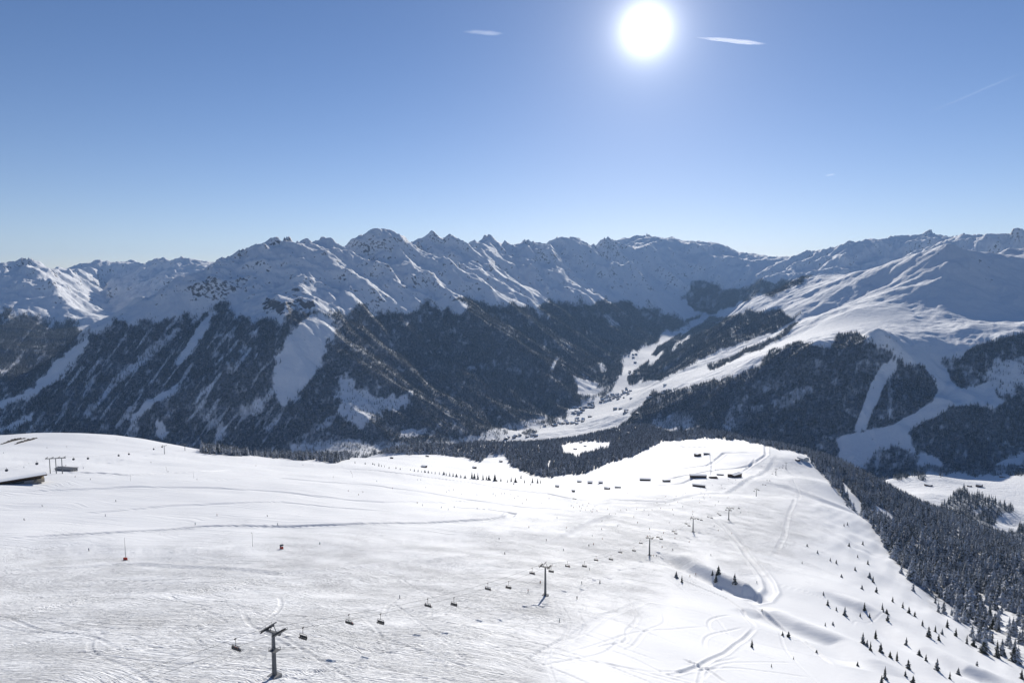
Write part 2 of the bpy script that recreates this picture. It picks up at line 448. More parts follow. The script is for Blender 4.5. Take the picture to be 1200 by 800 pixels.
# long banks, cut roads and hollows: (photo points, half width m, height m, profile)
def npx(pts):
    return [GROUND(px, py)[:2] for px, py in pts]
STROKES = []
def near_z(x, y, strokes=True):
    x = np.asarray(x, float); y = np.asarray(y, float)
    z = near_rbf(x, y)
    z = z + fbm(x / 220., y / 220., 51, 3) * 3.2 + fbm(x / 60., y / 60., 57, 2) * .55
    # wind-shaped ribs on the right flank
    fl = sstep(0, 260, x - .32 * y) * sstep(1250, 900, y)
    z = z + fl * fbm((x * .55 + y * .83) / 210., (x * .83 - y * .55) / 42., 61, 3) * 3.0
    if strokes:
        for pts, hw, h, prof in STROKES:
            d, t, s = poly_dist(x, y, pts, cap=hw * 2.6)
            e = np.minimum(t, 1 - t) * 8; e = np.clip(e, 0, 1)
            if prof == 'ridge': z = z + h * np.exp(-(d / hw) ** 2) * e
            elif prof == 'step':   # bank: high on the + side, drop on the - side
                g = np.exp(-(d / hw) ** 2)
                z = z + h * g * s * (d / hw) * 1.6 * e
            elif prof == 'road':
                g = np.exp(-(d / hw) ** 4)
                z = z - h * g * e + h * .5 * np.exp(-((d - hw * 1.3) / (hw * .45)) ** 2) * e
    return z

_Ys = np.concatenate([np.geomspace(110, 2900, 900)])
def GROUND(px, py, far=False):
    """first ground point seen at a photo pixel"""
    u = (400.0 - py) / F
    Ys = np.geomspace(2600, 14500, 1500) if far else _Ys
    t = Ys / (CP + u * SP)
    x = (px - 600.0) / F * t; z = (-SP + u * CP) * t
    g = far_z(x, Ys) if far else near_z(x, Ys)
    below = np.nonzero(g > z)[0]
    if len(below) == 0:
        k = len(Ys) - 1 if far else int(np.argmin(np.abs(g - z)))
        return (float(x[k]), float(Ys[k]), float(g[k]))
    k = below[0]
    if k == 0: return (float(x[0]), float(Ys[0]), float(g[0]))
    f0, f1 = z[k - 1] - g[k - 1], z[k] - g[k]
    f = f0 / (f0 - f1 + 1e-9)
    return (float(x[k - 1] + f * (x[k] - x[k - 1])), float(Ys[k - 1] + f * (Ys[k] - Ys[k - 1])), float(g[k - 1] + f * (g[k] - g[k - 1])))

from concurrent.futures import ThreadPoolExecutor
def par(fn, X, Y, rows=12):
    out = np.empty(X.shape)
    def job(i): out[i:i + rows] = fn(X[i:i + rows], Y[i:i + rows])
    with ThreadPoolExecutor(4) as ex: list(ex.map(job, range(0, X.shape[0], rows)))
    return out

SKY = dict(air=1.0, dust=.35, ozone=2.3, strength=.085, tint=(.78, .84, 1), tint0=(1.02, .93, 1.0), glow=[(12000, 60.), (2500, 15.), (700, 3.5), (200, 1.4), (40, .35)])
SUN_E = 4.8; EXPOSURE = 0.14
HAZE = dict(color=(.36, .6, 1, 1), density=1.5e-5, g=.2); HAZE_B = 0

def px_world(pts): return [GROUND(*p)[:2] for p in pts]
_strokes = [
 ([(0,632),(100,626),(240,617),(400,615),(520,612),(570,609),(597,605),(601,601),(570,597),(520,593)], 4.2, 1.5, 'road'),
 ([(60,553),(150,557),(240,552),(275,550)], 4.0, 1.6, 'road'),
 ([(395,548),(480,556),(560,567),(640,578),(680,586)], 4.0, 1.7, 'road'),
 ([(0,576),(150,570),(300,574),(450,588),(570,590)], 5.0, .9, 'step'),
 ([(60,604),(200,592),(330,588),(470,600)], 4.0, .8, 'step'),
 ([(200,566),(330,560),(450,570),(600,592),(680,600)], 5.0, .9, 'step'),
 ([(0,668),(160,660),(330,672),(520,655),(640,640)], 5.0, .7, 'step'),
 ([(560,598),(590,592),(560,588),(520,586)], 2.0, .9, 'road'),
 ([(830,600),(857,625),(870,640),(885,660),(900,680),(904,692),(895,702),(876,706)], 3.6, 1.5, 'road'),
 ([(876,706),(910,728),(945,752),(975,778)], 1.6, .8, 'road'),
 ([(785,648),(810,664),(840,678),(870,692),(893,697)], 10.0, 6.5, 'step'),
 ([(880,712),(930,733),(980,752),(1030,788)], 13.0, 3.6, 'step'),
 ([(975,694),(1017,717),(1048,742),(1079,759),(1130,783),(1190,805)], 12.0, 3.6, 'step'),
 ([(905,565),(960,585),(1010,605)], 16.0, 2.6, 'step'),
 ([(930,600),(975,625),(1020,650)], 14.0, 2.2, 'step'),
 ([(780,792),(820,780),(850,765),(870,750),(885,735)], 1.1, .55, 'road'),
 ([(800,772),(828,783),(850,800)], 1.1, .5, 'road'),
 ([(886,735),(870,715),(850,700),(800,680),(780,672)], 1.3, .6, 'road'),
 ([(925,556),(937,580),(924,602),(918,630),(905,655)], 2.4, .45, 'road'),
 ([(760,582),(800,590),(850,600),(880,612)], 2.2, .8, 'road'),
 ([(640,640),(690,612),(720,603)], 6.0, 1.6, 'step'),
 ([(600,800),(640,760),(700,725),(760,700)], 2.0, .3, 'road'),
 ([(450,700),(500,735),(560,790)], .8, .15, 'road'),
]
for pts, hw, h, prof in _strokes:
    STROKES.append((px_world(pts), hw, h, prof))
_str2 = [
 ([(735,562),(790,560),(830,552),(880,545),(898,533),(897,521),(850,516)], 4.5, 2.0, 'road'),
 ([(790,550),(830,545),(848,531),(895,530)], 4.5, 2.0, 'road'),
 ([(780,519),(800,524),(840,524)], 4.0, 1.8, 'road'),
 ([(870,553),(880,545),(885,538)], 3.0, 1.6, 'road'),
 ([(650,567),(720,566),(770,569),(800,566),(818,558)], 3.0, 1.6, 'road'),
 ([(700,583),(780,588),(850,578),(890,556),(910,532)], 7.0, 1.4, 'step'),
 ([(833,530),(835,545),(834,558)], 3.5, 1.6, 'road'),
]
for pts, hw, h, prof in _str2:
    STROKES.append((px_world(pts), hw, h, prof))
print('strokes', time.time() - T0)

# single ski tracks crossing the tracked slope and the open flank
_r = random.Random(11)
for k in range(120):
    if k < 95: cx_, cy_ = _r.uniform(20, 760), _r.uniform(668, 800)
    else: cx_, cy_ = _r.uniform(640, 1040), _r.uniform(650, 790)
    gx_, gy_, _ = GROUND(cx_, cy_)
    an = _r.choice((_r.gauss(.25, .3), _r.gauss(2.7, .3), _r.gauss(1.2, .3))); L_ = _r.uniform(50, 130); wv = _r.uniform(.4, 2.2); nw = _r.uniform(.6, 2.2); ph = _r.uniform(0, 6)
    pl = []
    for i in range(22):
        t = i / 21 - .5; o_ = wv * math.sin(ph + nw * 6.28 * t) + 18 * t * t * (1 if k % 2 else -1)
        pl.append((gx_ + math.cos(an) * t * L_ - math.sin(an) * o_, gy_ + math.sin(an) * t * L_ + math.cos(an) * o_))
    if min(p[1] for p in pl) > 120: STROKES.append((pl, .85, _r.uniform(.12, .26), 'road'))

QUICK = False
# ------------------------------------------------------------------ build the two ground sheets
a = np.linspace(-1.02, 1.02, 1500); Yn = np.geomspace(70, 4200, 1050)
NX, NY = np.meshgrid(a, Yn); NX = NX * NY
NZ = par(near_z, NX, NY)
npx_, npy_ = proj(NX, NY, NZ)
print('near', time.time() - T0)
a = np.linspace(-1.08, 1.08, 1300); Yf = np.concatenate([np.geomspace(1400, 17500, 800), np.geomspace(17700, 28000, 30)])
FX, FY = np.meshgrid(a, Yf); FX = FX * FY
FZ = par(far_raw, FX, FY)
_c = 2; _ci = np.append(np.arange(0, FX.shape[0] - 1, _c), FX.shape[0] - 1); _cj = np.append(np.arange(0, FX.shape[1] - 1, _c), FX.shape[1] - 1)
_FC = par(far_fix, FX[np.ix_(_ci, _cj)], FY[np.ix_(_ci, _cj)])
_t = np.array([np.interp(np.arange(FX.shape[1]), _cj, r_) for r_ in _FC])
_k = np.clip(np.searchsorted(_ci, np.arange(FX.shape[0]), side='right') - 1, 0, len(_ci) - 2); _f = ((np.arange(FX.shape[0]) - _ci[_k]) / (_ci[_k + 1] - _ci[_k]))[:, None]
FZ = FZ + _t[_k] * (1 - _f) + _t[_k + 1] * _f
fpx, fpy = proj(FX, FY, FZ)
print('far', time.time() - T0)

# ------------------------------------------------------------------ sky, sun, haze, camera
def build_light():
    w = bpy.data.worlds.new("World"); scene.world = w; w.use_nodes = True
    nt = w.node_tree; n = nt.nodes; l = nt.links
    bg = n['Background']
    sky = n.new('ShaderNodeTexSky'); sky.sky_type = 'NISHITA'; sky.sun_disc = False
    sky.sun_elevation = SUN_EL; sky.sun_rotation = SUN_AZ
    sky.altitude = 2300; sky.air_density = SKY['air']; sky.dust_density = SKY['dust']; sky.ozone_density = SKY['ozone']
    geo = n.new('ShaderNodeTexCoord')
    dot = n.new('ShaderNodeVectorMath'); dot.operation = 'DOT_PRODUCT'
    l.new(geo.outputs['Generated'], dot.inputs[0]); dot.inputs[1].default_value = tuple(_sd)
    cl = n.new('ShaderNodeMath'); cl.operation = 'MAXIMUM'; l.new(dot.outputs['Value'], cl.inputs[0]); cl.inputs[1].default_value = 0
    tot = None
    for e, g in SKY['glow']:
        p = n.new('ShaderNodeMath'); p.operation = 'POWER'; l.new(cl.outputs[0], p.inputs[0]); p.inputs[1].default_value = e
        m = n.new('ShaderNodeMath'); m.operation = 'MULTIPLY'; l.new(p.outputs[0], m.inputs[0]); m.inputs[1].default_value = g
        if tot is None: tot = m.outputs[0]
        else:
            s = n.new('ShaderNodeMath'); s.operation = 'ADD'; l.new(tot, s.inputs[0]); l.new(m.outputs[0], s.inputs[1]); tot = s.outputs[0]
    tint = n.new('ShaderNodeMix'); tint.data_type = 'RGBA'; tint.blend_type = 'MULTIPLY'; tint.inputs[0].default_value = 1
    l.new(sky.outputs[0], tint.inputs[6])
    sx = n.new('ShaderNodeSeparateXYZ'); l.new(geo.outputs['Generated'], sx.inputs[0])
    mr = n.new('ShaderNodeMapRange'); mr.interpolation_type = 'SMOOTHSTEP'; l.new(sx.outputs[2], mr.inputs[0]); mr.inputs[1].default_value = -.02; mr.inputs[2].default_value = .36
    tm = n.new('ShaderNodeMix'); tm.data_type = 'RGBA'; l.new(mr.outputs[0], tm.inputs[0]); tm.inputs[6].default_value = (*SKY['tint0'], 1); tm.inputs[7].default_value = (*SKY['tint'], 1)
    l.new(tm.outputs[2], tint.inputs[7])
    glow = n.new('ShaderNodeVectorMath'); glow.operation = 'SCALE'; glow.inputs[0].default_value = (1.0, .98, .95); l.new(tot, glow.inputs['Scale'])
    add = n.new('ShaderNodeVectorMath'); add.operation = 'ADD'; l.new(tint.outputs[2], add.inputs[0]); l.new(glow.outputs[0], add.inputs[1])
    l.new(add.outputs[0], bg.inputs[0]); bg.inputs[1].default_value = SKY['strength']
    w.cycles.sampling_method = 'MANUAL'; w.cycles.sample_map_resolution = 1024
    sl = bpy.data.lights.new('sun', 'SUN'); sl.energy = SUN_E; sl.angle = R(.53); sl.color = (1, .965, .91)
    so = link(bpy.data.objects.new('sun', sl))
    so.rotation_mode = 'QUATERNION'
    from mathutils import Vector
    so.rotation_quaternion = Vector(tuple(_sd)).to_track_quat('Z', 'Y')
    so.location = (0, 0, 500); sl.color = (1, .95, .87)
    cam = bpy.data.cameras.new('camera'); cam.lens = 24; cam.sensor_width = 36; cam.clip_start = 1; cam.clip_end = 200000
    co = link(bpy.data.objects.new('camera', cam)); co.location = (0, 0, 0); co.rotation_euler = (R(90) - PITCH, 0, 0)
    scene.camera = co
    v = scene.view_settings; v.view_transform = 'Standard'; v.look = 'None'; v.gamma = 1; v.use_curve_mapping = False; v.exposure = EXPOSURE
    scene.render.resolution_x = 1024; scene.render.resolution_y = 682
    c = scene.cycles
    c.use_denoising = True; c.max_bounces = 6; c.diffuse_bounces = 3; c.glossy_bounces = 2; c.volume_bounces = HAZE_B; c.transmission_bounces = 2; c.transparent_max_bounces = 8
    c.use_adaptive_sampling = True; c.adaptive_threshold = .01
    try: c.denoiser = 'OPENIMAGEDENOISE'
    except Exception: pass

def build_haze():
    m = bpy.data.materials.new('haze'); m.use_nodes = True
    n = m.node_tree.nodes; l = m.node_tree.links
    n.remove(n['Principled BSDF'])
    v = n.new('ShaderNodeVolumePrincipled'); v.inputs['Color'].default_value = HAZE['color']; v.inputs['Density'].default_value = HAZE['density']
    v.inputs['Anisotropy'].default_value = HAZE['g']
    l.new(v.outputs[0], n['Material Output'].inputs['Volume'])
    zlo = min(FZ.min(), NZ.min()) - 1.0; zhi = max(FZ.max(), 0) + 8.0
    x0, x1, y0, y1 = FX.min() - 20, FX.max() + 20, -300.0, FY.max() + 20
    bm = bmesh.new(); bmesh.ops.create_cube(bm, size=1)
    for vt in bm.verts:
        vt.co = ((x0 if vt.co.x < 0 else x1), (y0 if vt.co.y < 0 else y1), (zlo if vt.co.z < 0 else zhi))
    me = bpy.data.meshes.new('haze'); bm.to_mesh(me); bm.free(); me.materials.append(m)
    tag(link(bpy.data.objects.new('haze', me)), 'thin blue haze filling the valley air', None, None, 'stuff')

# ------------------------------------------------------------------ what covers the ground
# polygons are given where they lie in the photo and are laid on the ground there
A_FOREST = [
 ([(762,416),(770,407),(785,398),(798,391),(795,398),(780,407),(768,417)], 2, 1.5, .9),
 ([(716,428),(724,422),(729,428),(727,440),(716,446)], 2, 1.5, .8),
 ([(735,442),(748,430),(760,424),(758,436),(748,448),(737,452)], 2, 1.5, .8),
 ([(610,508),(622,503),(630,506),(622,512)], 1.5, 1, .7),
 ([(700,462),(712,452),(722,448),(716,458),(704,468)], 1.5, 1, .6),
 ([(-60,372),(0,366),(60,376),(105,384),(125,386),(150,376),(175,378),(203,368),(225,372),(245,364),(266,354),(276,368),(297,374),(320,378),(336,377),(350,362),(356,372),(395,366),(424,360),(445,367),(470,368),(487,365),(505,354),(520,362),(540,370),(554,361),(536,350),(560,351),(582,360),(600,357),(617,361),(638,368),(631,354),(662,360),(680,354),(715,352),(736,351),(752,358),(778,368),(800,374),(815,370),(812,374),(795,381),(765,396),(740,406),(720,430),(724,441),(692,466),(650,491),(600,505),(540,524),(450,531),(300,545),(-60,545)], 9, 8, 1.0),
 ([(750,448),(758,430),(775,416),(790,401),(812,385),(832,371),(850,373),(880,364),(898,364),(912,363),(930,372),(938,367),(926,379),(894,393),(845,410),(828,417),(800,432),(775,444)], 4, 3, 1.0),
 ([(826,429),(860,416),(895,401),(922,386),(936,376),(925,391),(895,407),(862,421),(832,434)], 3, 2, .95),
 ([(800,350),(812,330),(838,333),(858,342),(880,332),(925,330),(952,322),(930,338),(900,345),(870,356),(835,366),(815,366)], 4, 5, .85),
 ([(748,480),(765,462),(800,455),(845,443),(872,436),(888,428),(902,412),(935,404),(957,402),(975,409),(984,391),(1005,392),(1025,400),(1046,414),(1060,430),(1078,424),(1092,436),(1103,452),(1100,466),(1082,478),(1060,492),(1048,504),(1010,508),(984,510),(988,545),(1000,565),(740,565),(700,520)], 4, 4, 1.0),
 ([(1096,424),(1115,421),(1135,410),(1165,400),(1200,393),(1280,390),(1280,478),(1200,476),(1172,470),(1160,450),(1140,450),(1130,457),(1118,450),(1106,432)], 4, 5, .9),
 ([(1062,504),(1085,488),(1110,475),(1160,477),(1200,472),(1280,474),(1280,535),(1200,528),(1176,540),(1150,552),(1110,550),(1098,535),(1075,528)], 5, 5, 1.0),
 ([(1012,545),(1025,528),(1052,524),(1075,535),(1085,560),(1010,562)], 4, 5, .7),
 ([(1200,535),(1280,530),(1280,560),(1195,548)], 4, 5, .5),
 ([(1100,625),(1150,638),(1200,618),(1280,622),(1280,700),(1100,700)], 4, 5, .8),
 ([(1098,600),(1112,578),(1130,576),(1172,586),(1190,600),(1160,612),(1140,618),(1110,606)], 4, 5, .62),
 ([(-60,545),(1280,545),(1280,556),(1010,556),(800,540),(700,530),(-60,530)], 4, 5, .6),
]
A_CLEAR = [
 ([(1064,414),(1078,411),(1098,423),(1113,438),(1116,455),(1166,456),(1170,473),(1114,476),(1097,488),(1072,500),(1056,514),(1015,522),(985,545),(980,512),(1045,498),(1073,483),(1092,470),(1100,458),(1092,440)], 3, 1.5, 1.0),
 ([(1036,424),(1050,420),(1052,430),(1036,452),(1024,480),(1014,505),(1000,505),(1010,478),(1021,448)], 3, 1, .95),
 ([(786,409),(790,402),(800,397),(811,390),(808,398),(795,404),(790,413)], 2, 1, .9),
 ([(103,394),(94,402),(62,425),(50,443),(32,458),(-10,474),(-10,484),(42,462),(62,449),(86,424),(107,402)], 4, 3, 1.0),
 ([(-5,503),(20,492),(38,484),(38,492),(15,503),(-5,510)], 4, 2, .8),
 ([(249,366),(240,372),(222,398),(207,426),(213,426),(229,405),(244,386)], 3, 2, 1.0),
 ([(209,450),(185,464),(172,468),(155,488),(151,497),(166,486),(178,475),(206,461)], 3, 2, .95),
 ([(250,447),(240,456),(224,474),(232,470),(248,455)], 3, 2, .8),
 ([(182,494),(190,493),(199,508),(190,516),(182,509)], 3, 2, .95),
 ([(160,420),(172,408),(190,398),(208,380),(214,384),(196,402),(178,418),(150,440),(120,470),(100,490),(96,486),(120,460)], 4, 3, .65),
 ([(332,402),(345,382),(372,367),(390,371),(391,390),(380,418),(368,440),(358,452),(342,470),(328,476),(322,460),(320,430)], 6, 5, 1.0),
 ([(305,470),(318,455),(322,462),(300,490),(292,486)], 4, 3, .7),
 ([(372,500),(395,480),(402,470),(400,485),(385,500),(365,508)], 4, 3, .6),
 ([(396,440),(412,440),(420,455),(450,465),(478,460),(482,476),(462,480),(440,486),(425,502),(403,492),(396,470)], 7, 7, .8),
 ([(470,503),(500,501),(505,510),(466,513)], 5, 3, .8),
 ([(340,520),(400,513),(450,520),(520,516),(560,508),(600,497),(640,485),(640,492),(600,504),(540,524),(400,534),(340,534)], 7, 4, .7),
 ([(150,500),(158,488),(165,500),(160,512),(150,512)], 5, 3, .5),
 ([(255,500),(260,490),(265,500),(262,518),(250,518)], 4, 3, .6),
 ([(280,480),(292,470),(290,480),(270,495)], 4, 3, .5),
 ([(672,441),(686,444),(701,449),(698,461),(688,463),(677,460)], 3, 2, 1.0),
 ([(644,430),(652,418),(655,420),(648,434)], 2, 1, .9),
 ([(703,370),(712,368),(728,382),(720,383)], 3, 2, .7),
 ([(544,430),(556,428),(560,434),(546,436)], 3, 2, .6), ([(700,425),(707,425),(712,436),(704,436)], 2, 1, .8),
 ([(828,420),(850,408),(893,394),(870,404),(845,416)], 2, 1, .9),
 ([(1050,424),(1045,432),(1032,450),(1020,478),(1010,503),(1003,503),(1012,478),(1024,448),(1038,430)], 3, 1, .85),
 ([(1012,545),(990,545),(984,512),(1010,508),(1048,504),(1040,520),(1020,530)], 3, 1, 1.0),
 ([(905,470),(930,455),(950,450),(955,460),(930,475),(910,482)], 6, 5, .5), ([(845,500),(855,480),(860,500),(850,515)], 5, 4, .5),
 ([(880,450),(905,440),(920,450),(890,465)], 6, 5, .4), ([(760,495),(800,480),(815,495),(780,515)], 8, 5, .55),
 ([(1150,440),(1170,420),(1200,422),(1215,450),(1180,465),(1158,455)], 7, 6, .75),
 ([(1040,432),(1047,460),(1044,490),(1040,490)], 2, 1, .5),
]
def cover(px, py, add, sub, seed=0):
    m = np.zeros(px.shape)
    for k, (pl, so, wa, st) in enumerate(add): m = np.maximum(m, mask(px, py, pl, so, wa, seed + k) * st)
    for k, (pl, so, wa, st) in enumerate(sub): m = m * (1 - mask(px, py, pl, so, wa, seed + 50 + k, 9.) * st)
    return m
def far_forest(x, y, z):
    px, py = proj(x, y, z)
    m = cover(px, py, A_FOREST, A_CLEAR, 3)
    # narrow avalanche lanes down the left slopes, thin spots near the tree line
    q = (px * .80 + py * .60) / 7.0; r = (px * -.60 + py * .80) / 46.0
    left = sstep(460, 250, px)
    lane = sstep(.26, .6, fbm(q, r, 91, 4) + .25 * fbm(px / 60., py / 50., 92, 2)) * left
    m = m * (1 - .62 * lane)
    lane2 = sstep(.25, .55, fbm(q * 2.3 + 9, r * 1.6, 93, 3)) * (.35 + .65 * left)
    m = m * (1 - .3 * lane2)
    m = m * (1 - .4 * sstep(.2, .6, fbm(px / 8., py / 11., 95, 4)))
    m = m * (1 - .32 * sstep(.1, .5, fbm(px / 34., py / 26., 97, 4)))
    return m
N_FOREST = [
 ([(945,532),(955,547),(964,556),(976,571),(986,581),(992,591),(1006,601),(1021,614),(1031,630),(1037,643),(1048,658),(1062,671),(1077,688),(1100,704),(1125,714),(1150,730),(1200,752),(1300,800),(1300,640),(1200,642),(1150,612),(1110,588),(1080,568),(1060,556),(1040,550),(1000,540),(960,530)], 3, 2, 1.0),
 ([(1060,672),(1090,700),(1120,730),(1160,765),(1200,785),(1300,830),(1300,700),(1150,700)], 14, 10, .3),
 ([(235,531),(300,535),(395,542),(412,536.5),(440,532.5),(500,531.5),(540,535),(562,541),(572,533),(590,532),(598,545),(608,550),(622,557),(640,559),(682,555),(718,541),(742,534),(762,524),(775,517),(840,513.5),(870,516),(905,524),(950,534),(1000,545),(1000,520),(900,500),(800,485),(720,490),(650,495),(600,505),(540,515),(400,518),(235,526)], 1.5, 1.2, 1.0),
]
N_CLEAR = [
 ([(980,554),(988,565),(1008,588),(1011,601),(1003,600),(988,576)], 2, 1, 1.0),
 ([(1024,591),(1037,597),(1057,615),(1054,619),(1030,603)], 2, 1, 1.0),
 ([(1138,700),(1160,700),(1200,728),(1200,748),(1170,738)], 4, 3, .8),
 ([(655,521),(680,517),(717,517.5),(713,525),(690,532),(673,539),(660,531)], 1.5, 1, 1.0),
 ([(641,541),(645,539),(644,548),(640,549)], 1.5, 1, .9), ([(628,523),(631,521),(632,526),(629,527)], 1, 0, .9),
]
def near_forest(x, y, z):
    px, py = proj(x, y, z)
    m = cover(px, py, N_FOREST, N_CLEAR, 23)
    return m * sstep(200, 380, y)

ff = par(lambda A, B: far_forest(A, B, B * 0 + FZ[_row(B)]), FX, FY) if False else far_forest(FX, FY, FZ)
nf = near_forest(NX, NY, NZ)
# steep faces near the crests show rock
gy_, gx_ = np.gradient(FZ)
dx_ = np.gradient(FX, axis=1); dy_ = np.gradient(FY, axis=0)
sx_ = gx_ / dx_; sy_ = (gy_ - sx_ * np.gradient(FX, axis=0)) / dy_
fslope = np.hypot(sx_, sy_)
rock = .44 * sstep(.75, 1.4, fslope + .6 * fbm((FX * .8 + FY * .6) / 120., (FY * .8 - FX * .6) / 45., 71, 5)) * sstep(-650, -150, FZ) * (1 - ff)
rock = np.maximum(rock, (mask(fpx, fpy, [(300,355),(335,340),(365,345),(375,358),(352,372),(330,372)], 8, 8, 77) * .8 * sstep(.35, .75, fslope + .4 * fbm(FX / 60., FY / 60., 73, 3))))
rock = np.maximum(rock, mask(fpx, fpy, [(215,332),(260,322),(300,320),(315,335),(280,345),(230,350)], 8, 8, 78) * .5 * sstep(.45, .85, fslope + .4 * fbm(FX / 60., FY / 60., 74, 3)))
print('cover', time.time() - T0)
TR = [(-80,655),(150,650),(300,645),(450,640),(560,632),(640,618),(690,600),(760,594),(850,598),(915,570),(945,600),(952,640),(915,662),(880,672),(850,650),(810,632),(790,642),(800,668),(760,690),(720,700),(670,728),(640,760),(625,840),(-80,840)]
tracked = mask(npx_, npy_, TR, 90, 22, 83, 60.)
tracked = np.maximum(tracked, .5 * mask(npx_, npy_, [(640,640),(690,585),(800,575),(880,548),(905,528),(950,545),(965,600),(960,650),(900,660),(800,640)], 30, 10, 85, 40.))
piste = mask(npx_, npy_, [(-80,520),(60,545),(200,535),(400,545),(560,570),(700,572),(800,570),(880,545),(900,525),(940,540),(925,570),(850,598),(760,594),(690,600),(560,632),(300,642),(-80,650)], 12, 4, 84)

# ------------------------------------------------------------------ ground materials
def snow_near():
    m, n = new_mat('snow')
    tc = n.new('ShaderNodeTexCoord').outputs['Object']
    tr = n.attr('tracked'); pi = n.attr('piste'); fo = n.attr('forest')
    warp = n.new('ShaderNodeVectorMath', operation='SCALE'); 
    wn = n.new('ShaderNodeTexNoise'); n.set(wn.inputs['Vector'], tc); wn.inputs['Scale'].default_value = .012; wn.inputs['Detail'].default_value = 2
    n.l.new(wn.outputs['Color'], warp.inputs[0]); warp.inputs['Scale'].default_value = 60.
    ad = n.new('ShaderNodeVectorMath', operation='ADD'); n.l.new(tc, ad.inputs[0]); n.l.new(warp.outputs[0], ad.inputs[1])
    wv = ad.outputs[0]
    tot = None
    for ang, sx, sy, loc in ((12, .06, .62, 0), (-16, .07, .70, 31), (33, .06, .55, 57), (-38, .055, .6, 83), (62, .06, .5, 11), (-66, .05, .5, 23)):
        v = n.mapping(wv, (0, 0, R(ang)), (sx, sy, .001), (loc, loc * 2, 0))
        f = n.noise(v, 1.0, 3, .55)
        line = n.mapr(n.math('ABSOLUTE', n.math('SUBTRACT', f, .5)), 0.0, .034, 1.0, 0.0)
        pm = n.mapr(n.noise(n.mapping(tc, (0, 0, 0), (1, 1, .001), (loc * 9, 0, 0)), .045, 3), .40, .62)
        line = n.math('MULTIPLY', line, pm)
        tot = line if tot is None else n.math('ADD', tot, line)
    lumps = n.noise(tc, .35, 4, .6)
    gr = n.noise(n.mapping(wv, (0, 0, R(4)), (.006, .25, .001)), 1.0, 4, .6)     # long sweeps on the groomed runs
    h = n.math('MULTIPLY', n.math('MULTIPLY', tot, -.45), n.mapr(tr, 0, 1, .03, 1))
    h = n.math('ADD', h, n.math('MULTIPLY', lumps, n.mapr(tr, 0, 1, .12, .7)))
    h = n.math('ADD', h, n.math('MULTIPLY', gr, n.mapr(pi, 0, 1, .15, 1.3)))
    bp = n.new('ShaderNodeBump'); bp.inputs['Strength'].default_value = .85; bp.inputs['Distance'].default_value = 1.0
    n.l.new(h, bp.inputs['Height']); n.l.new(bp.outputs[0], n.b.inputs['Normal'])
    lo = n.noise(tc, .03, 3)
    c = n.mix(lo, (.84, .85, .86), (.90, .90, .90))
    c = n.mix(n.math('MULTIPLY', n.mapr(tot, .2, 1.2), n.math('MULTIPLY', tr, .45)), c, (.68, .70, .74))   # groove shade of the ski tracks, put into the snow colour
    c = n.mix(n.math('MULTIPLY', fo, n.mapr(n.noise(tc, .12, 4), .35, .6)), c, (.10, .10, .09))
    n.set(n.b.inputs['Base Color'], c); n.b.inputs['Roughness'].default_value = .7
    n.b.inputs['Specular IOR Level'].default_value = .15
    return m
def mountain_mat():
    m, n = new_mat('mountain snow rock and forest floor')
    tc = n.new('ShaderNodeTexCoord').outputs['Object']
    fo = n.attr('forest'); ro = n.attr('rock')
    n1 = n.noise(tc, .03, 5, .65); n2 = n.noise(tc, .006, 4, .6)
    c = n.mix(n2, (.84, .85, .86), (.90, .90, .90))
    rf = n.mapr(n.math('ADD', ro, n.math('MULTIPLY', n.math('SUBTRACT', n1, .5), 2.2)), .42, .60)
    rc = n.mix(n.noise(tc, .015, 5), (.07, .07, .075), (.24, .235, .235))
    c = n.mix(rf, c, rc)
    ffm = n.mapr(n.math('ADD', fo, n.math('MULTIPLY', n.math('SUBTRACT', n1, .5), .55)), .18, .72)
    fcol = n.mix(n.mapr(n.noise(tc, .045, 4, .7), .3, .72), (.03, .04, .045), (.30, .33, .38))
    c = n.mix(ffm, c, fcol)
    n.set(n.b.inputs['Base Color'], c); n.b.inputs['Roughness'].default_value = .8; n.b.inputs['Specular IOR Level'].default_value = .1
    h = n.math('ADD', n.math('MULTIPLY', n1, 14.), n.math('MULTIPLY', n.noise(tc, .11, 3), 3.5))
    bp = n.new('ShaderNodeBump'); bp.inputs['Strength'].default_value = .55; bp.inputs['Distance'].default_value = 1.0
    n.l.new(h, bp.inputs['Height']); n.l.new(bp.outputs[0], n.b.inputs['Normal'])
    return m
so = grid_object('snowfield', NX, NY, NZ, {'tracked': tracked, 'piste': piste, 'forest': nf}, snow_near()); tag(so, kind='structure')
mo = grid_object('mountains', FX, FY, FZ, {'forest': ff, 'rock': rock}, mountain_mat()); tag(mo, kind='structure')
print('ground', time.time() - T0)

# ------------------------------------------------------------------ conifers
def mesh_from(name, verts, faces, mats, midx=None, smooth=False):
    me = bpy.data.meshes.new(name); me.from_pydata(verts, [], faces); 
    for m in mats: me.materials.append(m)
    if midx: me.polygons.foreach_set('material_index', midx)
    if smooth: me.polygons.foreach_set('use_smooth', [True] * len(faces))
    me.update(); return me

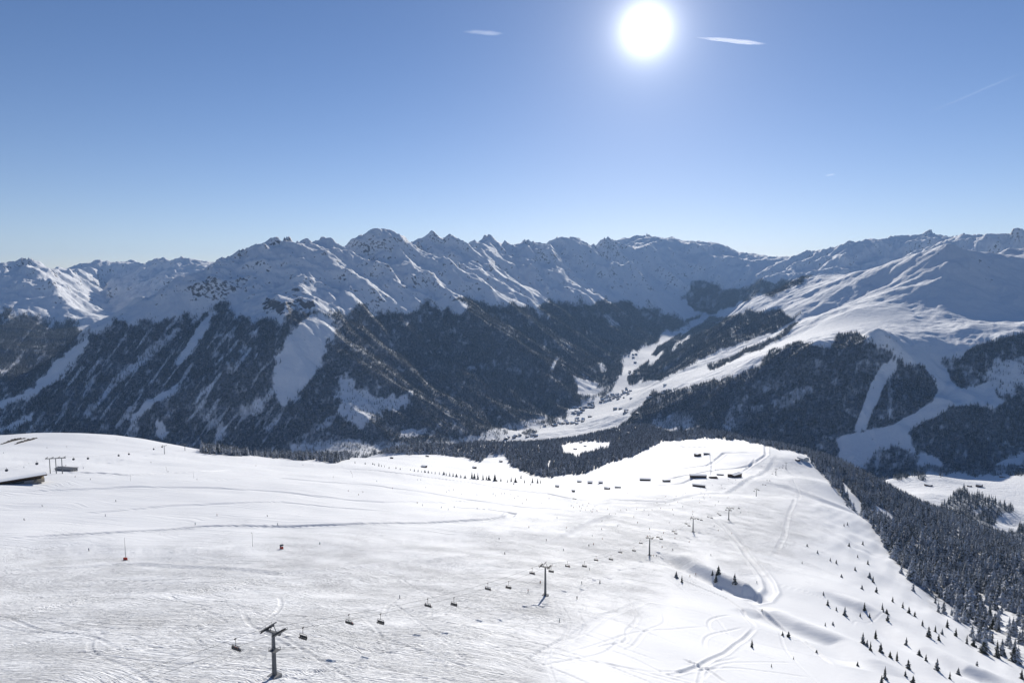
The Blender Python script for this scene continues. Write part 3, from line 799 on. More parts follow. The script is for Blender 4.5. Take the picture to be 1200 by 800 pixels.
def crown_geo(seed, whorls, per, sides=2, slim=.2, snowy=False):
    """drooping needle-covered branch fans around a stem, unit height"""
    r = random.Random(seed); V = []; Fc = []
    for k in range(whorls):
        t = k / (whorls - 1)
        z = .10 + .84 * t
        rad = slim * (1 - t) ** .85 * (.62 + .7 * r.random()) + .018; ang_w = r.random() * 6.28
        nb = max(4, int(per * (1 - .45 * t)))
        a0 = r.random() * 6.28
        for j in range(nb):
            a = a0 + 6.283 * j / nb + r.uniform(-.25, .25)
            L = rad * r.uniform(.6, 1.25) * (1 + .22 * math.cos(a - ang_w)); wd = L * r.uniform(.35, .55) + .006
            zz = z + r.uniform(-.02, .02); dr = L * r.uniform(.35, .75)
            ca, sa = math.cos(a), math.sin(a)
            b = len(V)
            V += [(ca * .004, sa * .004, zz + .045 + .02 * r.random()),
                  (ca * L * .55 - sa * wd, sa * L * .55 + ca * wd, zz - dr * .45),
                  (ca * L * .62, sa * L * .62, zz + .01 - dr * .2),
                  (ca * L * .55 + sa * wd, sa * L * .55 - ca * wd, zz - dr * .45),
                  (ca * L, sa * L, zz - dr)]
            Fc += [(b, b + 1, b + 2), (b, b + 2, b + 3), (b + 2, b + 1, b + 4), (b + 2, b + 4, b + 3)]
    b = len(V)
    V += [(.012, 0, .93), (-.006, .011, .93), (-.006, -.011, .93), (0, 0, 1.0)]
    Fc += [(b, b + 1, b + 3), (b + 1, b + 2, b + 3), (b + 2, b, b + 3)]
    return V, Fc

def trunk_geo(n=6, r=.018, top=.8, z0=-.08):
    V = []; Fc = []
    for i, (z, rr) in enumerate(((z0, r * 1.15), (.12, r * .95), (.45, r * .6), (top, r * .2))):
        for k in range(n): V.append((rr * math.cos(6.283 * k / n), rr * math.sin(6.283 * k / n), z))
    for i in range(3):
        for k in range(n): Fc.append((i * n + k, i * n + (k + 1) % n, (i + 1) * n + (k + 1) % n, (i + 1) * n + k))
    return V, Fc

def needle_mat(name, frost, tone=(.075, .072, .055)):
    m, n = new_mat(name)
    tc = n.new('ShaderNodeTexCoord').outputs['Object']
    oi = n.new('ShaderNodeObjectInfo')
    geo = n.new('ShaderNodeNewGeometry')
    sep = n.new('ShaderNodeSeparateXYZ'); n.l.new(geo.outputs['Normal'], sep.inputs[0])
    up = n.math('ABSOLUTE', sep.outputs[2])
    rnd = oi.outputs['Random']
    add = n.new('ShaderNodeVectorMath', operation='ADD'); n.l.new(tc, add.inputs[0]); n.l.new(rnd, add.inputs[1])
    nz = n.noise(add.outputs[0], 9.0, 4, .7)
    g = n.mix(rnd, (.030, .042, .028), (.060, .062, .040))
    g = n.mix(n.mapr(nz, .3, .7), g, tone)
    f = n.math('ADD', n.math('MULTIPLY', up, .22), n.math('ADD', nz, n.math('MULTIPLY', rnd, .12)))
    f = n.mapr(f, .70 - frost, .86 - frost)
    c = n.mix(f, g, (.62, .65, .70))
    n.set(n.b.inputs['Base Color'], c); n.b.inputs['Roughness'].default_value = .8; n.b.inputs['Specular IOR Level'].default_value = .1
    return m
M_NEEDLE = needle_mat('spruce needles with frost', .10)
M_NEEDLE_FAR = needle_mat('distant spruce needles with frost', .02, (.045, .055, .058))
M_NEEDLE_OPEN = needle_mat('spruce needles with little snow', -.03)
M_BARK = simple_mat('spruce bark', (.09, .07, .055), .9, var=.3)

def inst_forest(name, pts, scl, protos, label):
    """a far wood that reads as one mass: one object whose tree copies sit on its points"""
    me = bpy.data.meshes.new(name)
    n = len(pts); me.vertices.add(n); me.vertices.foreach_set('co', np.asarray(pts, np.float32).ravel())
    a = me.attributes.new('scl', 'FLOAT_VECTOR', 'POINT'); a.data.foreach_set('vector', np.asarray(scl, np.float32).ravel())
    a = me.attributes.new('rot', 'FLOAT', 'POINT'); a.data.foreach_set('value', rng.random(n).astype(np.float32) * 6.283)
    a = me.attributes.new('pick', 'INT', 'POINT'); a.data.foreach_set('value', rng.integers(0, len(protos), n).astype(np.int32))
    o = link(bpy.data.objects.new(name, me))
    g = bpy.data.node_groups.new(name, 'GeometryNodeTree')
    g.interface.new_socket('Geometry', in_out='INPUT', socket_type='NodeSocketGeometry'); g.interface.new_socket('Geometry', in_out='OUTPUT', socket_type='NodeSocketGeometry')
    N = g.nodes; L = g.links
    gi = N.new('NodeGroupInput'); go = N.new('NodeGroupOutput')
    m2p = N.new('GeometryNodeMeshToPoints'); L.new(gi.outputs[0], m2p.inputs['Mesh'])
    j = N.new('GeometryNodeJoinGeometry')
    for p in reversed(protos):
        oi = N.new('GeometryNodeObjectInfo'); oi.inputs['Object'].default_value = p; oi.inputs['As Instance'].default_value = True; oi.transform_space = 'ORIGINAL'
        L.new(oi.outputs['Geometry'], j.inputs[0])
    io = N.new('GeometryNodeInstanceOnPoints'); L.new(m2p.outputs[0], io.inputs['Points']); L.new(j.outputs[0], io.inputs['Instance'])
    io.inputs['Pick Instance'].default_value = True
    def at(nm, ty):
        q = N.new('GeometryNodeInputNamedAttribute'); q.data_type = ty; q.inputs['Name'].default_value = nm; return q.outputs['Attribute']
    L.new(at('pick', 'INT'), io.inputs['Instance Index']); L.new(at('scl', 'FLOAT_VECTOR'), io.inputs['Scale'])
    cx = N.new('ShaderNodeCombineXYZ'); L.new(at('rot', 'FLOAT'), cx.inputs[2])
    er = N.new('FunctionNodeEulerToRotation'); L.new(cx.outputs[0], er.inputs[0]); L.new(er.outputs[0], io.inputs['Rotation'])
    L.new(io.outputs[0], go.inputs[0])
    md = o.modifiers.new('trees', 'NODES'); md.node_group = g
    return tag(o, label, 'forest', None, 'stuff')

def scatter(GX, GY, GZ, dens, n, hmin, vis_tol, ylim=(0, 1e9), xlim=1.0):
    """random places on a ground sheet with a density per cell; only where a viewer near here could see them"""
    hid = np.maximum.accumulate(GZ / GY, axis=0)
    ok = (GZ + hmin) / GY >= hid - vis_tol
    w = dens * ok * (np.abs(GX / GY) < xlim) * (GY > ylim[0]) * (GY < ylim[1])
    w = w[:-1, :-1]
    ex = GX[:-1, 1:] - GX[:-1, :-1]; ey = GY[1:, :-1] - GY[:-1, :-1]
    cw = np.cumsum((w * ex * ey).ravel())
    k = np.searchsorted(cw, rng.random(n) * cw[-1])
    k = np.minimum(k, w.size - 1)
    i, j = np.divmod(k, w.shape[1]); u = rng.random(n); v = rng.random(n)
    def bl(A): return (A[i, j] * (1 - u) + A[i, j + 1] * u) * (1 - v) + (A[i + 1, j] * (1 - u) + A[i + 1, j + 1] * u) * v
    print('scatter area/tree', cw[-1] / n)
    return np.stack([bl(GX), bl(GY), bl(GZ)], -1)

# sources: six real spruces
TREE_MESH = []
for k in range(6):
    slim = (.19, .24, .29, .17, .22, .33)[k]
    V, Fc = crown_geo(100 + k, (13, 11, 10, 14, 12, 9)[k], 10, slim=slim)
    tv, tf = trunk_geo()
    cm = mesh_from('crown', V, Fc, [M_NEEDLE]); co_ = mesh_from('crown', V, Fc, [M_NEEDLE_OPEN])
    TREE_MESH.append((cm, co_, mesh_from('trunk', tv, tf, [M_BARK])))
FARP = []
def make_spruce(k, loc, h, wid, label, group=None, open_=False, rz=None, tilt=0.0):
    o = link(bpy.data.objects.new('spruce', None)); o.empty_display_size = 1
    c = link(bpy.data.objects.new('crown', TREE_MESH[k][1 if open_ else 0]), o); t = link(bpy.data.objects.new('trunk', TREE_MESH[k][2]), o)
    o.location = loc; o.scale = (h * wid, h * wid, h); o.rotation_euler = (tilt, tilt * .6, random.random() * 6.28 if rz is None else rz)
    tag(o, label, 'tree', group)
    return o
# whole far trees as single small meshes: nothing of their parts shows at that size
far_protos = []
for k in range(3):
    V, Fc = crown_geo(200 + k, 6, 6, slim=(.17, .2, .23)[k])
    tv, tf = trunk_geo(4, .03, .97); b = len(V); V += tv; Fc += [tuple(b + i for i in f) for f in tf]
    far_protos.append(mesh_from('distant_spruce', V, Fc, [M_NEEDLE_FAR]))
near_protos = []
for k in range(4):
    V, Fc = crown_geo(300 + k, 10, 8, slim=(.17, .2, .23, .19)[k])
    tv, tf = trunk_geo(4); b = len(V)
    near_protos.append(mesh_from('frosted_spruce', V + tv, Fc + [tuple(b + i for i in f) for f in tf], [M_NEEDLE, M_BARK], [0] * len(Fc) + [1] * len(tf)))

# ------------------------------------------------------------------ woods
fp = scatter(FX, FY, FZ, ff ** 1.15, 210000, 20, .004, (1700, 14000), .95)
fh = rng.uniform(13, 24, len(fp)) * (1 + .25 * sstep(5000, 9000, fp[:, 1]))
fp[:, 2] -= .6
pr = []
for k in range(3):
    o = link(bpy.data.objects.new('distant_spruce', far_protos[k])); i = 1000 + k * 777
    o.location = fp[i]; o.scale = (fh[i],) * 3; tag(o, 'small dark spruce within the wooded slopes across the valley', 'tree', 'spruces in the far woods'); pr.append(o)
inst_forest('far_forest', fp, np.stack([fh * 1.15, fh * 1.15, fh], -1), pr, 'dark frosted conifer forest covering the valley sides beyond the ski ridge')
np_ = scatter(NX, NY, NZ, nf, 24000, 12, .03, (250, 3400), .95)
nh = rng.uniform(9, 19, len(np_)) * (.75 + .25 * sstep(400, 900, np_[:, 1]))
npx2, npy2 = proj(np_[:, 0], np_[:, 1], np_[:, 2])
size = nh / np_[:, 1] * ((npx2 > -5) & (npx2 < 1210) & (npy2 < 815))
order = np.argsort(-size)
print('largest', size[order[:5]] * 800, size[order[300]] * 800)
# tree mesh sources of the near wood
pr = []
rest = order[230:]
for k in range(4):
    i = rest[k]; o = link(bpy.data.objects.new('frosted_spruce', near_protos[k])); o.location = np_[i]; o.scale = (nh[i],) * 3
    tag(o, 'frosted spruce standing in the dense wood on the right flank', 'tree', 'spruces in the right-hand wood'); pr.append(o)
rest = rest[4:]
inst_forest('forest', np_[rest], np.stack([nh[rest]] * 3, -1), pr, 'dense frosted spruce wood on the right flank and behind the plateau')
for i in order[:230]:
    make_spruce(int(rng.integers(0, 6)), tuple(np_[i] - np.array([0, 0, .3])), nh[i], rng.uniform(.9, 1.2), 'frosted spruce standing in the dense wood on the right flank', 'spruces in the right-hand wood')
print('woods', time.time() - T0)

# ------------------------------------------------------------------ small builders
ORD = ['first', 'second', 'third', 'fourth', 'fifth', 'sixth', 'seventh', 'eighth', 'ninth', 'tenth', 'eleventh', 'twelfth', 'thirteenth', 'fourteenth', 'fifteenth', 'sixteenth', 'seventeenth', 'eighteenth', 'nineteenth', 'twentieth']
_TENS = {2: 'twenty', 3: 'thirty', 4: 'forty', 5: 'fifty', 6: 'sixty', 7: 'seventy', 8: 'eighty', 9: 'ninety'}
def ordinal(i):
    if i < 20: return ORD[i]
    t, u = divmod(i + 1, 10)
    return (_TENS[t] + '-' + ORD[u - 1]) if u else {2: 'twentieth', 3: 'thirtieth', 4: 'fortieth', 5: 'fiftieth', 6: 'sixtieth', 7: 'seventieth', 8: 'eightieth', 9: 'ninetieth'}[t]

class MB:
    def __init__(self): self.v = []; self.f = []; self.m = []
    def add(self, V, Fc, m=0):
        b = len(self.v); self.v += [tuple(p) for p in V]; self.f += [tuple(b + i for i in f) for f in Fc]; self.m += [m] * len(Fc); return self
    def box(self, c, s, m=0, rz=0.0):
        ca, sa = math.cos(rz), math.sin(rz)
        V = []
        for dz in (-.5, .5):
            for dx, dy in ((-.5, -.5), (.5, -.5), (.5, .5), (-.5, .5)):
                x, y = dx * s[0], dy * s[1]
                V.append((c[0] + x * ca - y * sa, c[1] + x * sa + y * ca, c[2] + dz * s[2]))
        return self.add(V, [(3, 2, 1, 0), (4, 5, 6, 7), (0, 1, 5, 4), (1, 2, 6, 5), (2, 3, 7, 6), (3, 0, 4, 7)], m)
    def tube(self, pts, r, n=8, m=0):
        from mathutils import Vector
        pts = [Vector(p) for p in pts]; rs = r if isinstance(r, (list, tuple)) else [r] * len(pts)
        V = []; Fc = []
        for i, p in enumerate(pts):
            d = (pts[min(i + 1, len(pts) - 1)] - pts[max(i - 1, 0)]).normalized()
            a = d.cross(Vector((0, 0, 1)) if abs(d.z) < .9 else Vector((1, 0, 0))).normalized(); b = d.cross(a)
            for k in range(n):
                t = 6.28318 * k / n; V.append(tuple(p + (a * math.cos(t) + b * math.sin(t)) * rs[i]))
        for i in range(len(pts) - 1):
            for k in range(n): Fc.append((i * n + k, i * n + (k + 1) % n, (i + 1) * n + (k + 1) % n, (i + 1) * n + k))
        Fc += [tuple(range(n))[::-1], tuple((len(pts) - 1) * n + k for k in range(n))]
        return self.add(V, Fc, m)
    def disc(self, c, axis, r, w, n=12, m=0):
        from mathutils import Vector
        a = Vector(axis).normalized() * w * .5; c = Vector(c)
        return self.tube([c - a, c + a], r, n, m)
    def mesh(self, name, mats):
        return mesh_from(name, self.v, self.f, mats, self.m)
    def build(self, name, mats, parent=None):
        return link(bpy.data.objects.new(name, self.mesh(name, mats)), parent)

def copy_tree(o, parent=None):
    c = o.copy(); link(c, parent)
    for ch in CHILD.get(o.name, [x for x in o.children]): copy_tree(ch, c)
    return c
CHILD = {}
M_STEEL = simple_mat('galvanised steel', (.15, .155, .16), .65, .1)
M_DARK = simple_mat('dark rubber and seat fabric', (.03, .032, .035), .6)
M_SEAT = simple_mat('weathered chair frame', (.13, .12, .11), .5, .3)
M_ROOFSNOW = simple_mat('roof snow', (.82, .84, .86), .7, var=.04)
M_WOOD = simple_mat('weathered brown timber', (.12, .075, .045), .8, var=.35)
M_WOOD2 = simple_mat('grey timber', (.17, .15, .13), .8, var=.3)
M_PLASTER = simple_mat('white plaster', (.66, .64, .60), .8, var=.06)
M_GLASS = simple_mat('dark window glass', (.03, .04, .05), .15, var=.1)
M_RED = simple_mat('red safety padding', (.55, .06, .03), .6)
M_BEIGE = simple_mat('beige cladding', (.42, .36, .27), .7, var=.1)
M_CONC = simple_mat('grey concrete', (.27, .27, .27), .8, var=.15, scale=.5)
M_ROCK = simple_mat('dark rock', (.09, .08, .07), .9, var=.4, scale=.6)
M_SKIN = simple_mat('skin', (.55, .36, .27), .6, var=.05)
M_SHRUB = simple_mat('bare shrub twigs', (.10, .08, .06), .9, var=.3)

# ------------------------------------------------------------------ chairlift
WHEEL = MB().disc((0, 0, 0), (1, 0, 0), .30, .13, 10).mesh('wheel', [M_DARK])
def wheel(loc, parent):
    w = link(bpy.data.objects.new('wheel', WHEEL), parent); w.location = loc; return w
def make_tower(h, side):
    """tower in its own frame: rope runs along local Y, arms along local X"""
    o = link(bpy.data.objects.new('lift_tower', None))
    MB().tube([(0, 0, -1.0), (0, 0, h * .5), (0, 0, h - .2)], [.62, .50, .36], 14).build('mast', [M_STEEL], o)
    MB().box((0, 0, .02), (2.6, 2.6, .9)).build('foundation', [M_CONC], o)
    c = MB(); c.box((0, 0, h), (5.0, .5, .38)); c.box((0, 0, h + .5), (4.4, .1, .1))
    for x in (-2.1, -1.0, 1.0, 2.1): c.box((x, 0, h + .33), (.1, .1, .45))
    c.build('crossarm', [M_STEEL], o)
    top = MB(); top.tube([(-1.2, 0, h + .2), (0, 0, h + 2.3)], .1, 6); top.tube([(1.2, 0, h + .2), (0, 0, h + 2.3)], .1, 6); top.box((0, 0, h + 2.3), (.3, 2.2, .2))
    top.build('lifting_frame', [M_STEEL], o)
    for s in (-1, 1):
        x = s * 2.2
        a = MB(); a.box((x, 0, h + .32), (.2, 4.6, .2)); a.box((x + s * .4, 0, h + .55), (.45, 4.4, .05)); a.tube([(x + s * .6, -2.2, h + 1.2), (x + s * .6, 2.2, h + 1.2)], .04, 5)
        for y in (-2.1, 0, 2.1): a.tube([(x + s * .6, y, h + .5), (x + s * .6, y, h + 1.2)], .04, 5)
        sh = a.build('sheave_assembly', [M_STEEL], o)
        for k in range(8): wheel((x - s * .18, -1.95 + .56 * k, h + .62 - .04 * (k - 3.5) ** 2 * .25), sh)
    ld = MB()
    for x in (-.22, .22): ld.tube([(x, -.62, .8), (x, -.46, h - .3)], .035, 5)
    for k in range(int(h / .5) - 3): ld.box((0, -.61 + .15 * k * .5 / h, 1.2 + k * .5), (.42, .035, .035))
    ld.build('ladder', [M_STEEL], o)
    if side:
        p = MB(); p.box((.5, -.3, h * .62), (2.4, 2.0, .12)); p.tube([(-.5, -1.2, h * .62 + 1), (1.7, -1.2, h * .62 + 1), (1.7, .6, h * .62 + 1)], .05, 5)
        for q in ((-.5, -1.2), (1.7, -1.2), (1.7, .6)): p.tube([(q[0], q[1], h * .62), (q[0], q[1], h * .62 + 1)], .05, 5)
        p.build('platform', [M_STEEL], o)
    return o

def make_chair():
    """six-seat chair in its own frame: rope point at the origin, travel along local Y"""
    o = link(bpy.data.objects.new('lift_chair', None))
    g = MB(); g.box((0, 0, -.05), (.16, .6, .3)); g.tube([(0, 0, -.1), (0, .12, -.9), (0, .1, -1.7)], .06, 6)
    g.tube([(-1.15, .1, -1.75), (1.15, .1, -1.75)], .06, 6)
    for x in (-1.15, 1.15): g.tube([(x, .1, -1.75), (x * 1.12, -.1, -2.6), (x * 1.12, .25, -3.2)], .05, 6)
    g.build('hanger', [M_SEAT], o)
    s = MB()
    for k in range(4): s.box((-1.02 + .68 * k, .25, -2.92), (.62, .52, .1))
    s.box((0, .25, -3.0), (2.7, .4, .05)); s.build('seat', [M_DARK], o)
    b = MB()
    for k in range(4): b.box((-1.02 + .68 * k, -.06, -2.55), (.6, .09, .62))
    b.build('backrest', [M_DARK], o)
    r = MB(); r.tube([(-1.4, 0, -2.2), (-1.4, .62, -2.55), (1.4, .62, -2.55), (1.4, 0, -2.2)], .035, 5)
    for x in (-.68, 0, .68): r.tube([(x, .62, -2.55), (x, .78, -3.3)], .03, 5)
    r.build('safety_bar', [M_SEAT], o)
    return o

from mathutils import Vector, Matrix
def skin_body(name, joints, edges, radii, levels=1):
    me = bpy.data.meshes.new(name); me.from_pydata(joints, edges, [])
    ob = bpy.data.objects.new(name, me); COL.objects.link(ob)
    md = ob.modifiers.new('s', 'SKIN')
    for v, r in zip(me.skin_vertices[0].data, radii): v.radius = r if isinstance(r, tuple) else (r, r)
    me.skin_vertices[0].data[0].use_root = True
    sb = ob.modifiers.new('d', 'SUBSURF'); sb.levels = levels; sb.render_levels = levels
    bpy.context.view_layer.update()
    out = bpy.data.meshes.new_from_object(ob.evaluated_get(bpy.context.evaluated_depsgraph_get()))
    bpy.data.objects.remove(ob); out.name = name
    out.polygons.foreach_set('use_smooth', [True] * len(out.polygons))
    return out
def person_meshes(seated):
    # joints: pelvis, spine, chest, neck, head, then limbs
    if not seated:
        J = [(0, 0, .88), (0, .05, 1.08), (0, .10, 1.32), (0, .14, 1.47), (0, .17, 1.56), (0, .18, 1.70),
             (-.12, .02, .84), (-.15, .20, .50), (-.15, .02, .10), (-.15, .16, .05), (.12, .02, .84), (.15, .20, .50), (.15, .02, .10), (.15, .16, .05),
             (-.20, .10, 1.38), (-.33, .08, 1.14), (-.32, .32, 1.02), (-.32, .40, 1.01), (.20, .10, 1.38), (.33, .08, 1.14), (.32, .32, 1.02), (.32, .40, 1.01)]
    else:
        J = [(0, 0, .10), (0, 0, .30), (0, .02, .54), (0, .05, .68), (0, .07, .76), (0, .08, .90),
             (-.11, .05, .09), (-.14, .46, .10), (-.14, .52, -.32), (-.14, .66, -.36), (.11, .05, .09), (.14, .46, .10), (.14, .52, -.32), (.14, .66, -.36),
             (-.20, .02, .60), (-.28, .10, .34), (-.18, .36, .28), (-.15, .44, .28), (.20, .02, .60), (.28, .10, .34), (.18, .36, .28), (.15, .44, .28)]
    E = [(0, 1), (1, 2), (2, 3), (3, 4), (4, 5), (0, 6), (6, 7), (7, 8), (8, 9), (0, 10), (10, 11), (11, 12), (12, 13), (2, 14), (14, 15), (15, 16), (16, 17), (2, 18), (18, 19), (19, 20), (20, 21)]
    Rr = [(.16, .13), (.15, .12), (.18, .13), .065, .10, .09, .11, .085, .07, .06, .11, .085, .07, .06, .085, .06, .05, .045, .085, .06, .05, .045]
    me = skin_body('person', J, E, Rr)
    zt = 1.0 if not seated else .2
    zc = np.empty(len(me.polygons) * 3); me.polygons.foreach_get('center', zc); zc = zc.reshape(-1, 3)
    mi = np.where(zc[:, 2] > zt, 1, 0)
    hd = (zc[:, 2] > (1.52 if not seated else .72)) & (zc[:, 1] > (.2 if not seated else .12)); mi[hd] = 2
    for c in ((.03, .03, .04),): pass
    me.materials.append(M_PANTS[0]); me.materials.append(M_JACKET[0]); me.materials.append(M_SKIN)
    me.polygons.foreach_set('material_index', mi.astype(np.int32)); me.update()
    return me, J
M_PANTS = [simple_mat('dark ski trousers', (.03, .03, .035), .8), simple_mat('grey ski trousers', (.12, .12, .13), .8)]
M_JACKET = [simple_mat('%s ski jacket' % n_, c, .7) for n_, c in (('black', (.03, .03, .035)), ('navy', (.03, .06, .18)), ('red', (.45, .04, .04)), ('teal', (.03, .22, .25)), ('orange', (.5, .16, .03)))]
JNAME = ['black', 'navy', 'red', 'teal', 'orange']
M_SKI = simple_mat('ski topsheet', (.1, .1, .12), .4)
def person_variants(seated):
    base, J = person_meshes(seated); out = []
    for k in range(5):
        me = base.copy(); me.materials[1] = M_JACKET[k]; me.materials[0] = M_PANTS[k % 2]; me.name = 'person'; out.append(me)
    h = MB(); hz = J[5]
    h.tube([(0, hz[1] - .02, hz[2] - .06), (0, hz[1] - .01, hz[2]), (0, hz[1], hz[2] + .09)], [.135, .13, .06], 10)
    helm = h.mesh('helmet', [M_DARK])
    skis = []
    for s in (-1, 1):
        b = MB(); fx = .15 * s
        if not seated: b.box((fx, .15, .012), (.09, 1.55, .025)); b.add([(fx - .045, .925, .0), (fx + .045, .925, .0), (fx + .03, 1.07, .09), (fx - .03, 1.07, .09), (fx - .045, .925, .02), (fx + .045, .925, .02), (fx + .03, 1.07, .11), (fx - .03, 1.07, .11)], [(3, 2, 1, 0), (4, 5, 6, 7), (0, 1, 5, 4), (1, 2, 6, 5), (2, 3, 7, 6), (3, 0, 4, 7)])
        else: b.box((.14 * s, .75, -.42), (.09, 1.5, .025))
        skis.append(b.mesh('ski', [M_SKI]))
    poles = []
    if not seated:
        for s in (-1, 1): poles.append(MB().tube([(.33 * s, .42, 1.06), (.36 * s, .15, .02)], .018, 5).mesh('ski_pole', [M_STEEL]))
    return out, helm, skis, poles
STAND = person_variants(False); SIT = person_variants(True)
def place_person(kit, k, loc, rz, label, group=None):
    o = link(bpy.data.objects.new('person', kit[0][k])); o.location = loc; o.rotation_euler = (0, 0, rz)
    link(bpy.data.objects.new('helmet', kit[1]), o)
    for m in kit[2]: link(bpy.data.objects.new('ski', m), o)
    for m in kit[3]: link(bpy.data.objects.new('ski_pole', m), o)
    return tag(o, label, 'person', group)

towers = [(322,795),(639,696),(761,655),(812,628),(854,606),(886,587),(909,562),(921,549)]
tY = [169, 318, 502, 656, 755, 1130, 1400, 1490]
heights = [11.8, 14.2, 13.5, 13.5, 13.5, 13, 13, 13]
tpos = []
for (px, py), Y in zip(towers, tY):
    x, y, z = P(px, py, Y); z = float(near_z(np.array([x]), np.array([y]))[0]); tpos.append(Vector((x, y, z)))
# one tower lies below the frame, so that the ropes run on out of the picture
p0 = tpos[0] + (tpos[0] - tpos[1]) * .75; p0.z = float(near_z(np.array([p0.x]), np.array([p0.y]))[0])
def azim(a, b): return math.atan2(-(b.x - a.x), b.y - a.y)
tlab = ['tall grey chairlift tower nearest the viewer, with a platform halfway up its mast',
        'grey chairlift tower in the mid slope with its shadow falling below the base',
        'grey chairlift tower just left of the dark snow bank', 'grey chairlift tower above the top end of the dark snow bank',
        'small grey chairlift tower beside the start of the winding road', 'small grey chairlift tower sixth along the line up from the nearest one',
        'tiny grey chairlift tower second from the white-roofed mountain building', 'tiny grey chairlift tower closest to the white-roofed mountain building']
ropes = [[], []]
allp = [p0] + tpos; allh = [15] + heights
for k, (p, h) in enumerate(zip(allp, allh)):
    a = allp[max(k - 1, 0)]; b = allp[min(k + 1, len(allp) - 1)]; az = azim(a, b)
    if k > 0:
        o = make_tower(h, k == 1); o.location = p; o.rotation_euler = (0, 0, az)
        tag(o, tlab[k - 1], 'lift tower', 'towers of the chairlift up the slope')
    for s in (0, 1):
        off = (-2.2 if s == 0 else 2.2)
        ropes[s].append(Vector((p.x + off * math.cos(az), p.y + off * math.sin(az), p.z + h + .95)))
def rope_points(poly, sag=.018, n=24):
    out = []
    for a, b in zip(poly[:-1], poly[1:]):
        L = (b - a).length
        for i in range(n):
            t = i / n; q = a.lerp(b, t); q.z -= 4 * sag * L * t * (1 - t); out.append(q)
    out.append(poly[-1]); return out
rp = [rope_points(r) for r in ropes]
mb = MB()
for r in rp: mb.tube([tuple(q) for q in r], .03, 5)
tag(mb.build('haul_rope', [M_DARK]), 'thin dark haul rope strung over the chairlift towers', 'rope')
chair_src = make_chair()
up_px = [275.6, 408.5, 501, 571.5, 623.5, 665, 698.5, 727, 751, 771, 789, 804, 818, 830, 841.5, 851, 859, 867.5, 875, 884, 894, 899, 905, 913.5, 917.5]
dn_px = [355, 446, 532, 596, 646, 685, 716, 743, 775, 792, 807.5, 822, 834, 844, 856, 866, 872, 879, 889, 897, 902, 909, 917]
def on_rope(r, px):
    for a, b in zip(r[:-1], r[1:]):
        pa, pb = proj(*a)[0], proj(*b)[0]
        if (pa - px) * (pb - px) <= 0 and a.y > 90 and pa != pb: return a.lerp(b, (px - pa) / (pb - pa)), azim(a, b)
    return None
nch = [0]; seatn = [0]
def put_chair(r, px, i, up, total):
    hit = on_rope(r, px)
    if not hit: return
    q, az = hit
    o = chair_src if nch[0] == 0 else copy_tree(chair_src)
    nch[0] += 1
    o.location = q; o.rotation_euler = (0, 0, az + (0 if up else math.pi))
    full = up and i < 13
    lab = (('occupied dark chair, %s from the bottom on the left rope of the chairlift' if full else 'small dark chair, %s from the bottom on the left rope of the chairlift') if up
           else 'empty open chair, %s from the bottom on the right rope of the chairlift') % ordinal(i)
    tag(o, lab, 'lift chair', 'chairs hanging on the chairlift')
    if full:
        spots = [(-1.02, -.34, .34, 1.02), (-.34, .34, 1.02), (-1.02, .34, 1.02)][i % 3]
        for n_, sx in enumerate(spots):
            c, s_ = math.cos(o.rotation_euler[2]), math.sin(o.rotation_euler[2])
            lx, ly = sx, .10
            k = (i * 3 + n_ * 2) % 5
            place_person(SIT, k, (q.x + lx * c - ly * s_, q.y + lx * s_ + ly * c, q.z - 2.87 - .02), o.rotation_euler[2],
                         'skier in %s, %s seat of the %s occupied chair' % (JNAME[k] , ordinal(n_), ordinal(i)), 'skiers riding the chairlift')
            seatn[0] += 1
for i, px in enumerate(up_px): put_chair(rp[0], px, i, True, len(up_px))
for i, px in enumerate(dn_px): put_chair(rp[1], px, i, False, len(dn_px))
print('lift', time.time() - T0, nch, seatn)

# ------------------------------------------------------------------ gondola line on the left
gt = [(-60,548,560),(66,553,690),(193,535.5,1060),(217,533,1150),(300,536,1500)]
def gpos(px, py, Y):
    x, y, z = P(px, py, Y); return Vector((x, y, float(near_z(np.array([x]), np.array([y]))[0])))
gp = [gpos(*a) for a in gt]
g_az = azim(gp[1], gp[2])
M_CABIN = simple_mat('dark blue gondola shell', (.04, .05, .07), .3)
def small_tower(p, h, az, label):
    o = link(bpy.data.objects.new('lift_tower', None)); o.location = p; o.rotation_euler = (0, 0, az)
    MB().tube([(0, 0, -1), (0, 0, h)], [.5, .34], 10).build('mast', [M_STEEL], o)
    MB().box((0, 0, h), (6.6, .5, .5)).build('crossarm', [M_STEEL], o)
    for s in (-1, 1):
        sh = MB().box((s * 3, 0, h + .3), (.3, 4.2, .3)).build('sheave_assembly', [M_STEEL], o)
        for k in range(6): wheel((s * 3, -1.9 + .76 * k, h + .55), sh)
    tag(o, label, 'lift tower', 'towers of the gondola lift on the left'); return o
small_tower(gp[2], 13.5, azim(gp[1], gp[3]), 'grey gondola tower on the far left snow shoulder, in front of the skyline')
small_tower(gp[3], 11, azim(gp[2], gp[4]), 'shorter grey gondola tower on the snow skyline, right of the other one')
